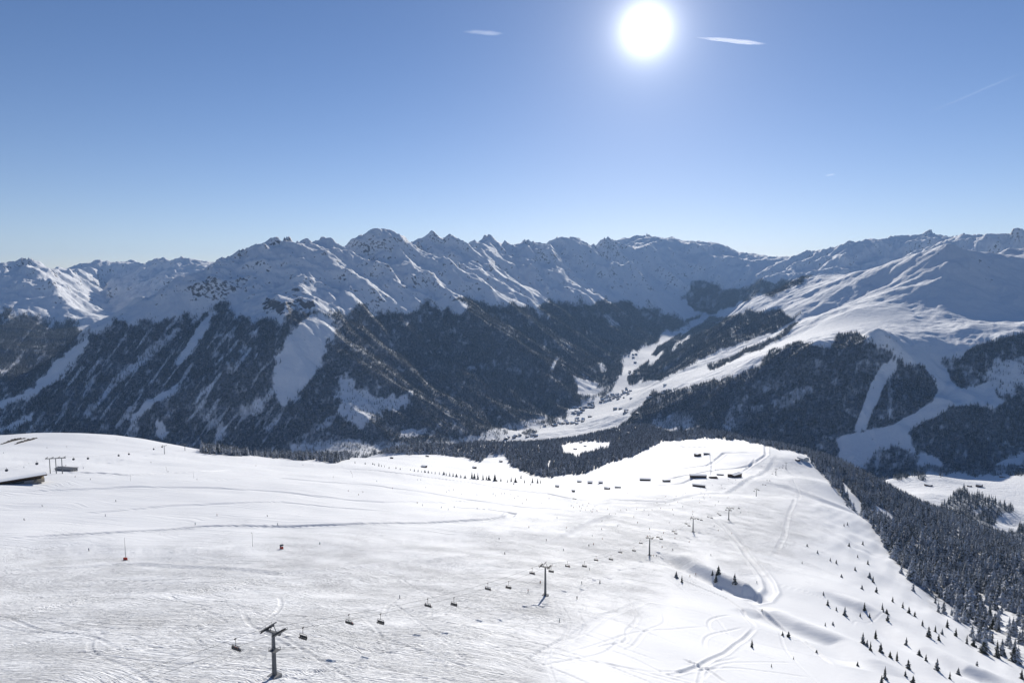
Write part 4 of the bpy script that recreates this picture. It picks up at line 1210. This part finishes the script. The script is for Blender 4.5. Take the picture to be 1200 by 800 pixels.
# three masts under one long beam
o = link(bpy.data.objects.new('lift_portal', None)); o.location = gp[1]; o.rotation_euler = (0, 0, g_az)
for x, hh in ((-5.6, 15.5), (0, 15.8), (5.6, 16.2)): MB().tube([(x, 0, -1.5), (x, 0, hh)], [.45, .36], 10).build('mast', [M_STEEL], o)
MB().box((0, 0, 16.1), (19, .8, .7)).build('crossbeam', [M_STEEL], o)
for x in (-8.2, -3, 3, 8.2):
    sh = MB().box((x, 0, 16.75), (.35, 6, .4)).build('sheave_assembly', [M_STEEL], o)
    for k in range(6): wheel((x, -2.6 + 1.04 * k, 17.1), sh)
tag(o, 'grey lift portal of three masts under one long beam beside the lift station', 'lift portal')
grope = []
for k, (p, h) in enumerate(zip(gp, (12, 17.2, 14.2, 11.7, 10))):
    az = azim(gp[max(k - 1, 0)], gp[min(k + 1, 4)]); grope.append(Vector((p.x - 3 * math.cos(az), p.y - 3 * math.sin(az), p.z + h)))
grope2 = []
for k, (p, h) in enumerate(zip(gp, (12, 17.2, 14.2, 11.7, 10))):
    az = azim(gp[max(k - 1, 0)], gp[min(k + 1, 4)]); grope2.append(Vector((p.x + 3 * math.cos(az), p.y + 3 * math.sin(az), p.z + h)))
gr, gr2 = rope_points(grope, .012), rope_points(grope2, .012)
mb = MB(); mb.tube([tuple(q) for q in gr], .03, 5); mb.tube([tuple(q) for q in gr2], .03, 5)
tag(mb.build('haul_rope', [M_DARK]), 'thin dark haul rope of the gondola lift over the left shoulder', 'rope')
def make_cabin():
    o = link(bpy.data.objects.new('gondola_cabin', None))
    h = MB(); h.box((0, 0, -.05), (.2, .7, .35)); h.tube([(0, 0, -.1), (0, .0, -1.3)], .07, 6); h.box((0, 0, -1.35), (.3, 1.0, .12)); h.build('hanger', [M_STEEL], o)
    b = MB()
    prof = [(-1.45, .72), (-1.7, .98), (-2.6, 1.08), (-3.35, .98), (-3.6, .7)]
    V = []; Fc = []
    for z, s in prof:
        for k in range(12):
            t = 6.28318 * k / 12; cx = math.copysign(abs(math.cos(t)) ** .55, math.cos(t)); cy = math.copysign(abs(math.sin(t)) ** .55, math.sin(t)); V.append((cx * s, cy * s * 1.1, z))
    for i in range(4):
        for k in range(12): Fc.append((i * 12 + k, (i + 1) * 12 + k, (i + 1) * 12 + (k + 1) % 12, i * 12 + (k + 1) % 12))
    Fc += [tuple(range(12)), tuple(range(48, 60))[::-1]]
    b.add(V, Fc); b.build('cabin', [M_CABIN], o)
    w = MB()
    for s in (-1, 1): w.box((s * 1.06, 0, -2.35), (.04, 1.5, .85)); w.box((0, s * 1.17, -2.35), (1.3, .04, .85))
    w.build('window', [M_GLASS], o)
    return o
cab = make_cabin(); nc = 0
for k, px in enumerate([7.5, 43, 86, 103, 139, 151, 180, 190]):
    hit = on_rope(gr, px)
    if not hit: continue
    o = cab if nc == 0 else copy_tree(cab); nc += 1
    o.location = hit[0]; o.rotation_euler = (0, 0, hit[1])
    tag(o, 'dark gondola cabin, %s from the left on the gondola rope' % ordinal(nc - 1), 'gondola cabin', 'cabins on the gondola rope')

# ------------------------------------------------------------------ buildings
def house(px, py, w, d, h, rz, label, cat='hut', wall=None, group=None, far=False, pitch=.2, detail=True, name='timber_hut', roofm=None, loc=None, sink=.6):
    x, y, z = loc if loc else GROUND(px, py, far)
    o = link(bpy.data.objects.new(name, None)); o.location = (x, y, z - sink); o.rotation_euler = (0, 0, rz)
    h += sink; r = w * .5 * pitch
    b = MB(); b.box((0, 0, h / 2), (w, d, h)); b.add([(-w / 2, -d / 2, h), (w / 2, -d / 2, h), (0, -d / 2, h + r), (-w / 2, d / 2, h), (w / 2, d / 2, h), (0, d / 2, h + r)], [(0, 1, 2), (4, 3, 5)])
    b.build('walls', [wall or M_WOOD], o)
    e = .9; t = .18
    def roof(zoff, e, th, m, nm):
        k = r / (w / 2); q = MB()
        for s in (-1, 1):
            V = [(0, -d / 2 - e, h + r + zoff), (s * (w / 2 + e), -d / 2 - e, h - e * k + zoff), (s * (w / 2 + e), d / 2 + e, h - e * k + zoff), (0, d / 2 + e, h + r + zoff)]
            V += [(a, b_, c + th) for a, b_, c in V]
            q.add(V, [(3, 2, 1, 0), (4, 5, 6, 7), (0, 1, 5, 4), (1, 2, 6, 5), (2, 3, 7, 6)] if s > 0 else [(0, 1, 2, 3), (7, 6, 5, 4), (4, 5, 1, 0), (5, 6, 2, 1), (6, 7, 3, 2)])
        return q.build(nm, [m], o)
    rf = roof(.03, e, t, M_WOOD2, 'roof')
    sn = roof(.03 + t + .01, e * .95, .16, roofm or M_ROOFSNOW, 'snow_cover'); sn.parent = rf
    if detail:
        MB().box((w * .1, -d / 2 - .03, sink + 1.05), (1.1, .08, 2.0)).build('door', [M_WOOD2], o)
        for xx in (-.3, .33):
            wn = MB().box((w * xx, -d / 2 - .03, sink + (h - sink) * .6), (1.1, .08, .9)).build('window', [M_GLASS], o)
        for yy in (-.25, .25): MB().box((w / 2 + .03, d * yy, sink + (h - sink) * .6), (.08, 1.1, .9)).build('window', [M_GLASS], o)
    tag(o, label, cat, group); return o
NH = 'huts on the snow meadows below the plateau'
huts = [
 (679,565,9,7,3.2,1.3,'small brown hut, leftmost of the trio below the dark tree belt',None),
 (691.5,566,11,8,3.4,1.4,'long brown hut, middle of the trio below the dark tree belt',None),
 (704,566,9,7,3.2,1.4,'brown hut, rightmost of the trio below the dark tree belt',None),
 (653,570.5,6,5,2.8,1.2,'small dark hut alone at the meadow edge left of the trio',None),
 (672,576,3.5,3.5,2.6,.9,'tiny dark shed nearest the end of the piste fence',None),
 (711.5,573,7,8,3,1.0,'brown hut standing in the white field below the trio',None),
 (724,571.5,4,10,2.4,1.4,'low long shed half buried in the white field',None),
 (756,563,9,20,4.2,1.45,'long low dark-walled hall beside the plateau road',None),
 (781,564,7,13,3.2,1.75,'medium grey hall right of the long low dark-walled hall',None),
 (817.5,534,13,11,5.5,.5,'square brown chalet standing between the upper plateau paths',None),
 (828,532,8,14,3.0,1.3,'low long hut right of the square brown chalet',None),
 (818,559,13,30,5,1.5,'largest hall with a wide snow roof at the plateau centre',None),
 (861,558.5,15,26,6.5,-.9,'broad barn with a slanted roof beside the main run',None),
 (844,556.5,4,13,2.2,1.3,'thin low shed between the largest hall and the broad barn',None),
 (819,570,8,22,4,1.2,'dark long hut in front of the largest hall',None),
 (459,537,6,6,3,.3,'tiny hut near the tree belt at the far left of the meadow',None),
 (500.6,535,7,6,3,.3,'tiny hut just under the trees at the middle of the left meadow',None),
 (497,547.5,10,8,3,1.2,'small hut at the bottom edge of the left meadow',None),
 (556,548.5,7,6,3.2,.6,'small brown hut in the small meadow by the dark wood edge',None),
 (587,541,6,6,3,.6,'tiny hut close under the dark wood edge',None),
 (674,526.5,9,8,3.4,.9,'tiny brown hut, lower left in the clearing ringed by forest',None),
 (685.6,523,7,7,3.2,.9,'tiny hut, right side in the clearing ringed by forest',None),
 (680.6,518.5,8,7,3.4,.5,'tiny hut at the top edge of the clearing ringed by forest',None),
]
for (px, py, w, d, h, rz, lab, wl) in huts:
    house(px, py, w, d, h, rz, lab, wall=wl, group=NH)
# dark stacked vehicles and gear beside the largest hall
house(941, 539, 17, 20, 6.5, .35, 'white-plastered mountain inn with a snowy roof at the end of the ridge', 'inn', M_PLASTER, name='mountain_inn', pitch=.3)
house(934.5, 539.5, 7, 9, 3.2, .35, 'low annex with a snowy roof left of the white mountain inn', 'annex', M_WOOD, name='annex')
far_h = [(1088,569,12,18,4.5,.4,'brown farmhouse half sunk behind the low snow hill on the right'),(1136,570,9,9,4,.3,'small barn left of the right-hand farmhouse'),
         (1147.5,570,17,14,7,.7,'large farmhouse in the middle of the lower right meadow'),(1175,559,15,18,5,1.0,'snow-roofed farmhouse at the upper edge of the right meadow'),(1198,549,14,12,5,.6,'farmhouse by the right picture edge beyond the meadow')]
for (px, py, w, d, h, rz, lab) in far_h:
    house(px, py, w * 1.35, d * 1.35, h * 1.3, rz, lab, 'farmhouse', far=True, name='farmhouse', group='farmhouses on the lower right meadow')

# lift station on the left: long snow-roofed hall with an open dark front
sx, sy, sz = GROUND(18, 566)
o = link(bpy.data.objects.new('lift_station', None)); o.location = (sx, sy, sz); o.rotation_euler = (0, 0, math.radians(38))
MB().box((0, -1, .6), (44, 11, 3.6)).build('walls', [M_BEIGE], o)
MB().box((-2, -6.56, 1.5), (36, .2, 1.5)).build('window', [M_GLASS], o)
MB().box((10, -6.8, .9), (7, .5, 3.0)).build('gate', [M_CONC], o)
rf = MB().add([(-26, -9, 3.6), (24, -9, 5.2), (24, 8, 3.6), (-26, 8, 2.0), (-26, -9, 4.8), (24, -9, 6.2), (24, 8, 4.6), (-26, 8, 3.2)], [(3, 2, 1, 0), (4, 5, 6, 7), (0, 1, 5, 4), (1, 2, 6, 5), (2, 3, 7, 6), (3, 0, 4, 7)]).build('roof', [M_WOOD], o)
MB().add([(-25.8, -8.8, 4.82), (23.8, -8.8, 6.2), (23.8, 7.8, 4.64), (-25.8, 7.8, 3.26), (-25.7, -8.7, 5.04), (23.7, -8.7, 6.42), (23.7, 7.7, 4.86), (-25.7, 7.7, 3.48)], [(4, 5, 6, 7), (0, 1, 5, 4), (1, 2, 6, 5), (2, 3, 7, 6), (3, 0, 4, 7)]).build('snow_cover', [M_ROOFSNOW], rf)
tag(o, 'long lift station with a snowy roof and a dark brown eave on the left', 'lift station')
house(78, 551.5, 9, 20, 3.0, 1.35, 'low dark-roofed shed right of the three-masted lift portal', 'shed', M_CONC, name='shed', roofm=M_CONC)
x, y, z = GROUND(44, 563)
o = link(bpy.data.objects.new('snow_groomer', None)); o.location = (x, y, z); o.rotation_euler = (0, 0, 1.1)
b = MB(); b.box((0, 0, 1.3), (2.6, 5, 1.0)); b.build('body', [M_RED], o)
b = MB(); b.add([(-1.2, .2, 1.8), (1.2, .2, 1.8), (1.2, 2.2, 1.8), (-1.2, 2.2, 1.8), (-1.0, .4, 3.0), (1.0, .4, 3.0), (1.0, 1.6, 3.0), (-1.0, 1.6, 3.0)], [(3, 2, 1, 0), (4, 5, 6, 7), (0, 1, 5, 4), (1, 2, 6, 5), (2, 3, 7, 6), (3, 0, 4, 7)]); b.build('cab', [M_GLASS], o)
for s in (-1, 1):
    t = MB(); t.tube([(s * 1.7, -2.4, .5), (s * 1.7, 2.4, .5)], .55, 8); t.box((s * 1.7, 0, .5), (1.0, 4.8, 1.0)); t.build('track', [M_DARK], o)
MB().box((0, 3.6, .9), (4.8, .25, 1.2)).build('blade', [M_STEEL], o)
tag(o, 'red snow groomer parked at the right end of the lift station', 'snow groomer')
# parked groomer and gear by the largest hall
x, y, z = GROUND(836, 560)
o = link(bpy.data.objects.new('log_pile', None)); o.location = (x, y, z)
for k in range(26):
    r_, c_ = divmod(k, 9); yy = (c_ - 4 + .5 * r_) * .62
    MB().tube([(-9 + random.random() * 3, yy * 2.2, .3 + r_ * .55), (9 - random.random() * 4, yy * 2.2 + random.uniform(-.8, .8), .32 + r_ * .55)], .33, 7).build('log', [M_WOOD], o)
tag(o, 'dark pile of long logs lying between the largest hall and the barn', 'log pile')

# village chalets on the valley floor
def chalet_mesh(seed, wall):
    r = random.Random(seed); w, d, h = r.uniform(11, 15), r.uniform(13, 18), r.uniform(6, 9); p = w * .2
    b = MB(); b.box((0, 0, h / 2 - 1.5), (w, d, h + 3)); b.add([(-w / 2, -d / 2, h), (w / 2, -d / 2, h), (0, -d / 2, h + p), (-w / 2, d / 2, h), (w / 2, d / 2, h), (0, d / 2, h + p)], [(0, 1, 2), (4, 3, 5)])
    for s in (-1, 1):
        V = [(0, -d / 2 - 1.4, h + p + .1), (s * (w / 2 + 1.4), -d / 2 - 1.4, h - .45), (s * (w / 2 + 1.4), d / 2 + 1.4, h - .45), (0, d / 2 + 1.4, h + p + .1)]
        V += [(a, b_, c + .7) for a, b_, c in V]
        b.add(V, [(3, 2, 1, 0), (4, 5, 6, 7), (0, 1, 5, 4), (1, 2, 6, 5), (2, 3, 7, 6), (3, 0, 4, 7)], 1)
    b.box((0, -d / 2 - .8, h * .55), (w * .95, 1.3, 1.1), 2); b.box((0, -d / 2 - .05, h * .3), (w * .7, .1, 1.2), 3); b.box((0, -d / 2 - .05, h * .75), (w * .6, .1, 1.1), 3)
    return b.mesh('chalet', [wall, M_ROOFSNOW, M_WOOD, M_GLASS])
CH = [chalet_mesh(1, M_PLASTER), chalet_mesh(2, M_WOOD), chalet_mesh(3, M_WOOD2), chalet_mesh(4, M_WOOD), chalet_mesh(5, M_BEIGE)]
clusters = [ # centre line in the photo, spread, how many, words
 ([(738,459),(724,463),(706,472)], 4.5, 46, 'snow-roofed chalet in the dense village at the foot of the wooded slope', 'chalets of the dense village'),
 ([(697,473),(684,480),(672,485)], 3.5, 26, 'snow-roofed chalet in the lower end of the valley village', 'chalets at the lower end of the village'),
 ([(691,486),(676,494),(664,496)], 4, 18, 'snow-roofed chalet in the group on the lit slope below the village', 'chalets on the lit slope below the village'),
 ([(660,497),(650,499),(638,499)], 2.5, 9, 'snow-roofed chalet in the short row left of the village', 'chalets in the short row'),
 ([(575,518),(600,512),(630,508)], 3, 12, 'lone chalet on the narrow lit strip of valley floor by the dark trees', 'scattered chalets on the valley strip'),
 ([(730,418),(742,412),(750,432),(738,440)], 5, 14, 'farm chalet scattered on the upper valley floor between the forests', 'chalets on the upper valley floor'),
 ([(790,387),(800,388),(812,385)], 2, 10, 'tiny chalet in the hamlet at the head of the valley', 'chalets of the valley-head hamlet'),
 ([(760,466),(790,455),(720,480),(745,485)], 6, 14, 'chalet alone on the open lit slope right of the village', 'chalets on the open slope'),
]
for line, sp, n, lab, grp in clusters:
    for k in range(n):
        t = random.random() * (len(line) - 1); i = int(t); f = t - i
        px = line[i][0] + (line[i + 1][0] - line[i][0]) * f + random.gauss(0, sp * .7); py = line[i][1] + (line[i + 1][1] - line[i][1]) * f + random.gauss(0, sp * .45)
        x, y, z = GROUND(px, py, True)
        o = link(bpy.data.objects.new('chalet', CH[random.randrange(5)])); o.location = (x, y, z); o.rotation_euler = (0, 0, random.choice((0.4, .9, 1.9, 2.6)) + random.uniform(-.2, .2)); s = random.uniform(1.15, 1.7); o.scale = (s, s, s)
        tag(o, lab, 'chalet', grp)

# ------------------------------------------------------------------ rock ledges at the far left, snow guns, fences
for j, (pts, lab) in enumerate([([(0,521),(10,518),(20,515.5),(30,513.5)], 'upper dark rock ledge breaking through the snow at the left edge'), ([(16,521),(26,518),(36,515.5),(43,513)], 'lower dark rock ledge breaking through the snow at the left edge')]):
    ws = [GROUND(*p) for p in pts]; V = []; Fc = []; n = 60; m = 7; rr = random.Random(40 + j)
    for i in range(n):
        t = i / (n - 1) * (len(ws) - 1); k = min(int(t), len(ws) - 2); f = t - k; c = [ws[k][q] + (ws[k + 1][q] - ws[k][q]) * f for q in range(3)]
        hh = 4.2 * math.sin(math.pi * i / (n - 1)) ** .4 * (rr.uniform(.1, .5) if math.sin(i * .9 + j) + rr.uniform(-.6, .6) > .35 else rr.uniform(.7, 1.2))
        for q in range(m):
            a = math.pi * q / (m - 1); r2 = rr.uniform(.8, 1.2); V.append((c[0] + rr.uniform(-.8, .8), c[1] - math.cos(a) * 5 * r2, c[2] - 1.4 + math.sin(a) * hh * r2))
    for i in range(n - 1):
        for q in range(m - 1): Fc.append((i * m + q, i * m + q + 1, (i + 1) * m + q + 1, (i + 1) * m + q))
    o = MB().add(V, Fc).build('rock_ledge', [M_ROCK]); tag(o, lab, 'rock ledge')
for px, py, Lh, lab in ((147,656,12,'snow lance on a tall thin pole with red padding at the left piste edge'), (330,643,0,'red padded snow gun at the piste edge right of the tall lance')):
    x, y, z = GROUND(px, py); o = link(bpy.data.objects.new('snow_gun', None)); o.location = (x, y, z)
    m = MB()
    for s in (-1, 1): m.tube([(s * .9, 0, .0), (s * .5, 0, 1.5)], .28, 8)
    m.box((0, 0, .75), (2.0, .35, 1.3)); m.build('padding', [M_RED], o)
    if Lh: MB().tube([(0, .3, -.5), (0, .3, Lh * .4), (-.15, .3, Lh)], [.13, .1, .05], 7).build('lance', [M_STEEL], o)
    else:
        MB().tube([(-1, .5, 1.9), (.9, .5, 2.3)], [.6, .5], 12).build('fan_drum', [M_STEEL], o)
    tag(o, lab, 'snow gun', 'snow guns at the piste edge')
for k, (px, py, hh) in enumerate(((296,640,8), (153,563,6), (195,552,5), (227,560,5), (413,559,5))):
    x, y, z = GROUND(px, py); o = link(bpy.data.objects.new('snow_lance', None)); o.location = (x, y, z)
    MB().tube([(0, 0, -.5), (0, 0, hh)], [.09, .05], 6).build('pole', [M_STEEL], o); MB().tube([(0, 0, hh), (-.7, 0, hh + .5)], .08, 6).build('nozzle', [M_DARK], o)
    tag(o, 'thin grey snow lance standing on the groomed run, %s from the left' % ordinal([4, 0, 1, 2, 5][k] if k != 0 else 3), 'snow lance', 'thin snow lances on the groomed run')
# piste fence of posts and net
def fence(pts, lab):
    ws = [GROUND(*p) for p in pts]; o = link(bpy.data.objects.new('piste_fence', None)); o.location = ws[0]
    pl = []
    for a, b in zip(ws[:-1], ws[1:]):
        n = max(1, int(math.dist(a, b) / 4))
        for i in range(n): pl.append(tuple(a[q] + (b[q] - a[q]) * i / n for q in range(3)))
    xs = np.array([p[0] for p in pl]); ys = np.array([p[1] for p in pl]); zs = near_z(xs, ys)
    nb = MB(); V = []; Fc = []
    for i in range(len(pl)):
        q = (xs[i] - ws[0][0], ys[i] - ws[0][1], zs[i] - ws[0][2])
        V += [(q[0], q[1], q[2] + .35), (q[0], q[1], q[2] + 1.25), (q[0] + .03, q[1] + .03, q[2] + 1.25), (q[0] + .03, q[1] + .03, q[2] + .35)]
        if i < 60: MB().tube([(q[0], q[1], q[2] - .3), (q[0], q[1], q[2] + 1.5)], .04, 5).build('post', [M_WOOD2], o)
    for i in range(len(pl) - 1):
        a = i * 4; Fc += [(a, a + 4, a + 5, a + 1), (a + 3, a + 2, a + 6, a + 7), (a + 1, a + 5, a + 6, a + 2)]
    nb.add(V, Fc).build('net', [M_WOOD2], o); tag(o, lab, 'fence')
fence([(671,584.5),(678,585.5)], 'short dark piste fence where the groomed run meets the crowd of skiers')

# ------------------------------------------------------------------ skiers
sk = [(104,645.5,'alone on the groomed band left of the tall red snow lance'), (375,638,'standing at the right end of the groomed left band'),
 (669.5,593,0),(679,594,0),(683,592,0),(688,593,0),(680,599,0),(692,599,0),(695,597,0),(697,594,0),(699.5,599,0),(672,595,0),(686,598,0),(690,590,0),(676,590,0),(694,600,0),(681,596,0),
 (705.6,611,1),(664,619,1),(714,603,1),(721.6,602.5,1),(760,604,1),(789,603.5,1),(727,598,1),(734,598,1),(746,597,1),(764,598,1),(788,597.5,1),(742.6,606,1),(774,596,1),(800,594,1),(812,600,1),(712,597,1),(755,598,1),(811.6,603,1),
 (588,578.5,2),(591.5,578.5,2),(559,580,2),(607,581.5,2),(603,584,2),(617,586,2),(489,562.5,2),(493,562.5,2),(441.5,564,2),(499,571.5,2),(460,572.5,2),(420,580,2),(412,554.5,2),(411,552.5,2),(578,579,2),(634,590,2),
 (468.8,701,'alone on the tracked slope above the middle chairs'),(656,729,'alone on the tracked slope below the second tower'),(676,702,'skiing right of the second tower base'),(682,684,'skiing above and right of the second tower'),
 (808.7,676,'left one of two by the dark snow bank'),(815,673.5,'right one of two by the dark snow bank'),(656,730,None),
 (78,523.5,3),(137,515.5,3),(104,512,3),(55,525,3),(88,559,3),(106,562,3),(68,547,3),(4,531,3),(177,542,3),(300,546,3),(355,545,3),(28,548,3),(197,553,3),(231,562,3),
 (690,640,4),(770,585,5),(842,588,5),(800,580,5),(828,575,5),(838,592,5),(853,583,5),(803,578,5),(862,575,5),(870,569,5),(880,561,5),(820,589,5),(790,586,5),(846,572,5),(890,553,5),(896,546,5),(858,566,5),(832,583,5),(780,590,5),(812,584,5),
 (747,613,4),(620,618,4),(724,617,4),(585,632,4),(792,622,4),(837,617,4),(868,601,4),(887,683,4),(764,573,5),(735,578,5),(790,573,5)]
for _ in range(26): sk.append((random.uniform(765, 905), 0, 5))
for _ in range(26): sk.append((random.uniform(560, 880), 0, 4))
for _ in range(18): sk.append((random.uniform(380, 660), 0, 2))
for _ in range(10): sk.append((random.uniform(10, 330), 0, 3))
def _fy(px, z):
    if z == 5: return float(np.interp(px, [765, 800, 850, 905], [590, 583, 570, 545])) + random.uniform(-9, 9)
    if z == 4: return random.uniform(606, 660) if px > 700 else random.uniform(612, 700)
    if z == 2: return float(np.interp(px, [380, 660], [560, 592])) + random.uniform(-6, 22)
    return random.uniform(530, 625)
sk = [(s_[0], s_[1] or _fy(s_[0], s_[2]), s_[2]) for s_ in sk]
zones = {0: ('in the tight crowd at the run junction', 'skiers in the crowd at the run junction'), 1: ('in the loose row right of the crowd', 'skiers in the loose row right of the crowd'),
         2: ('on the wide groomed run', 'skiers on the wide groomed run'), 3: ('on the far left snow shoulder', 'skiers on the far left shoulder'),
         4: ('on the upper tracked slope', 'skiers on the upper tracked slope'), 5: ('on the long run towards the plateau halls', 'skiers on the long run to the plateau')}
sk = [s for s in sk if s[2] is not None]
rank = {z: sorted([s[0] for s in sk if s[2] == z]) for z in zones}
cnt = {}
for i, (px, py, z) in enumerate(sk):
    k = random.randrange(5); loc = GROUND(px, py)
    if z in zones:
        j = cnt.get((z, px), 0); cnt[(z, px)] = 1
        lab = 'skier in %s, %s from the left %s' % (JNAME[k], ordinal(rank[z].index(px) + j), zones[z][0]); grp = zones[z][1]
    else: lab = 'skier in %s %s' % (JNAME[k], z); grp = 'skiers on the slopes'
    place_person(STAND, k, loc, random.uniform(-2.5, 2.5), lab, grp)

# ------------------------------------------------------------------ trees that stand alone
flank = [(842,672,12),(835,673,7),(861,683,14),(970,709,9),(980,715,6),(990,721,13),(1013,714,11),(1019,723,7),(1034,714,10),(1039,719,8),(967,733,6),(976,732,6),(917,744,7),(924,746,9),(881,758,12),(1011,754,16),(1016,757,10),(1020,762,14),
 (980,660,6),(973,657,5),(989,616,4),(993,615,5),(1011,638,6),(1017,661,7),(1005,653,5),(1019,677,9),(1023,682,9),(965,697,6),(957,764,5),(904,781,6),(1037,795,18),(1032,764,14),(1043,770,10),(1051,774,14),(1064,783,14),(1062,755,11),(1077,768,10),(1085,774,10),(1098,785,17),(1113,795,11),(1123,790,11),(1061,792,9),(1033,800,12),
 (1058,712,9),(1065,718,10),(1072,722,8),(1088,746,16),(1096,740,10),(1100,750,10),(1104,743,9),(1120,745,12),(1133,754,13),(1141,757,10),(1152,765,18),(1168,770,24),(1183,755,15),(1163,737,16),(1170,740,14),(1187,775,22),(1197,795,14),(1035,717,7),(1040,727,9),(1008,722,6),(940,660,4),(946,640,4),(958,648,5),(995,640,6),(1002,668,6),(1010,690,7),(986,676,5),(1027,694,9),(1046,705,8),(1081,733,9),(1110,735,12),(1026,748,13),(792.5,677,10),(799,682,10),(838.7,681,11),(703,683,6),(930,772,5),(893,715,4),(1005,780,8),(1070,800,12),(1145,780,8)]
edge = [(416,542.5,3),(428,543.7,3),(437,544,3),(439,545,3),(444,546,5),(447,546.5,3),(450.6,547,3),(456,548.7,3),(464,548.9,3),(469,550,3),(481,551,3),(485.6,552,4),(490,552.5,4),(494,553,3),(498,553.5,4),(502,554,4),(506,554.5,3),(510,555,4),(515,555.5,4),(520,556,5),(523,557,5),(527,557.5,6),(531,558,6),(535,558.5,5),(540,559.5,5),(545,560,5),
 (553,560.5,9),(556,561,8),(560,561.5,9),(566,562,8),(570,562,6),(573,562.5,8),(580,563.5,10),(587,563.5,5),(594.6,565,5),(599,564,7),(604,565,7),(610.6,560,5),(614.6,565.5,5),(624,565.5,7),(630,566,7),(633.5,566,5),(602,567.5,3),(622,568,3),(672.5,576.5,3.5)]
def lone(lst, where, grp, open_=True, wmin=1.15):
    s_ = sorted(range(len(lst)), key=lambda i: lst[i][0])
    rk = {j: r for r, j in enumerate(s_)}
    for j, (px, py, hp) in enumerate(lst):
        x, y, z = GROUND(px, py); d = y * CP - z * SP; h = hp * .9 * d / F / .96
        size_w = 'tall' if h > 9 else ('mid-sized' if h > 5.5 else 'short')
        make_spruce(random.randrange(6), (x, y, z - .25), h, random.uniform(.72, 1.2), '%s spruce, %s from the left %s' % (size_w, ordinal(rk[j]), where), grp, open_)
lone([t for t in flank if t[1] < 700], 'high on the open right flank', 'lone spruces high on the right flank')
lone([t for t in flank if t[1] >= 700 and t[0] < 1008], 'between the long snow banks', 'lone spruces between the snow banks')
lone([t for t in flank if t[1] >= 700 and 1008 <= t[0] < 1076], 'in the loose group below the banks', 'spruces of the loose group below the banks')
lone([t for t in flank if t[1] >= 700 and t[0] >= 1076], 'in front of the wood at lower right', 'spruces in front of the wood')
lone(edge, 'in the row along the run rim', 'spruces in the row along the run rim')

# ------------------------------------------------------------------ contrails: thin ice cloud far above
def contrail(px0, py0, px1, py1, dist, r0, r1, dens, lab):
    def far(px, py):
        v = np.array([(px - 600) / F, CP + (400 - py) / F * SP, -SP + (400 - py) / F * CP]); return v / np.linalg.norm(v) * dist
    a, b = far(px0, py0), far(px1, py1); b = b * (a[2] / b[2])       # one flight level
    n = 24; mb = MB(); pts = []; rs = []
    for i in range(n + 1):
        t = i / n; q = a + (b - a) * t; pts.append(tuple(q + np.array([0, 0, fbm(np.array([t * 6.]), np.array([3.3]), 5, 2)[0] * r0 * .25]))); rs.append((r0 + (r1 - r0) * t) * min(1, 3.2 * min(t, 1 - t) + .12))
    mb.tube(pts, rs, 10)
    m = bpy.data.materials.new('ice cloud'); m.use_nodes = True; nn = m.node_tree.nodes; nn.remove(nn['Principled BSDF'])
    v = nn.new('ShaderNodeVolumePrincipled'); v.inputs['Density'].default_value = dens; v.inputs['Color'].default_value = (1, 1, 1, 1); v.inputs['Anisotropy'].default_value = .55
    m.node_tree.links.new(v.outputs[0], nn['Material Output'].inputs['Volume'])
    tag(mb.build('contrail', [m]), lab, 'contrail')
contrail(541, 37, 590, 40, 24000, 50, 85, .0006, 'short faint contrail in the sky left of the sun')
contrail(815, 44, 898, 52, 24000, 50, 85, .0013, 'long bright contrail in the sky right of the sun')
contrail(967, 206, 979, 204, 30000, 25, 20, .003, 'tiny contrail low in the blue sky on the right')
contrail(1215, 78, 1070, 140, 26000, 35, 15, .0004, 'very faint contrail slanting down from the right picture edge')
print('objects', time.time() - T0)
build_light(); build_haze()
print('done', time.time() - T0)
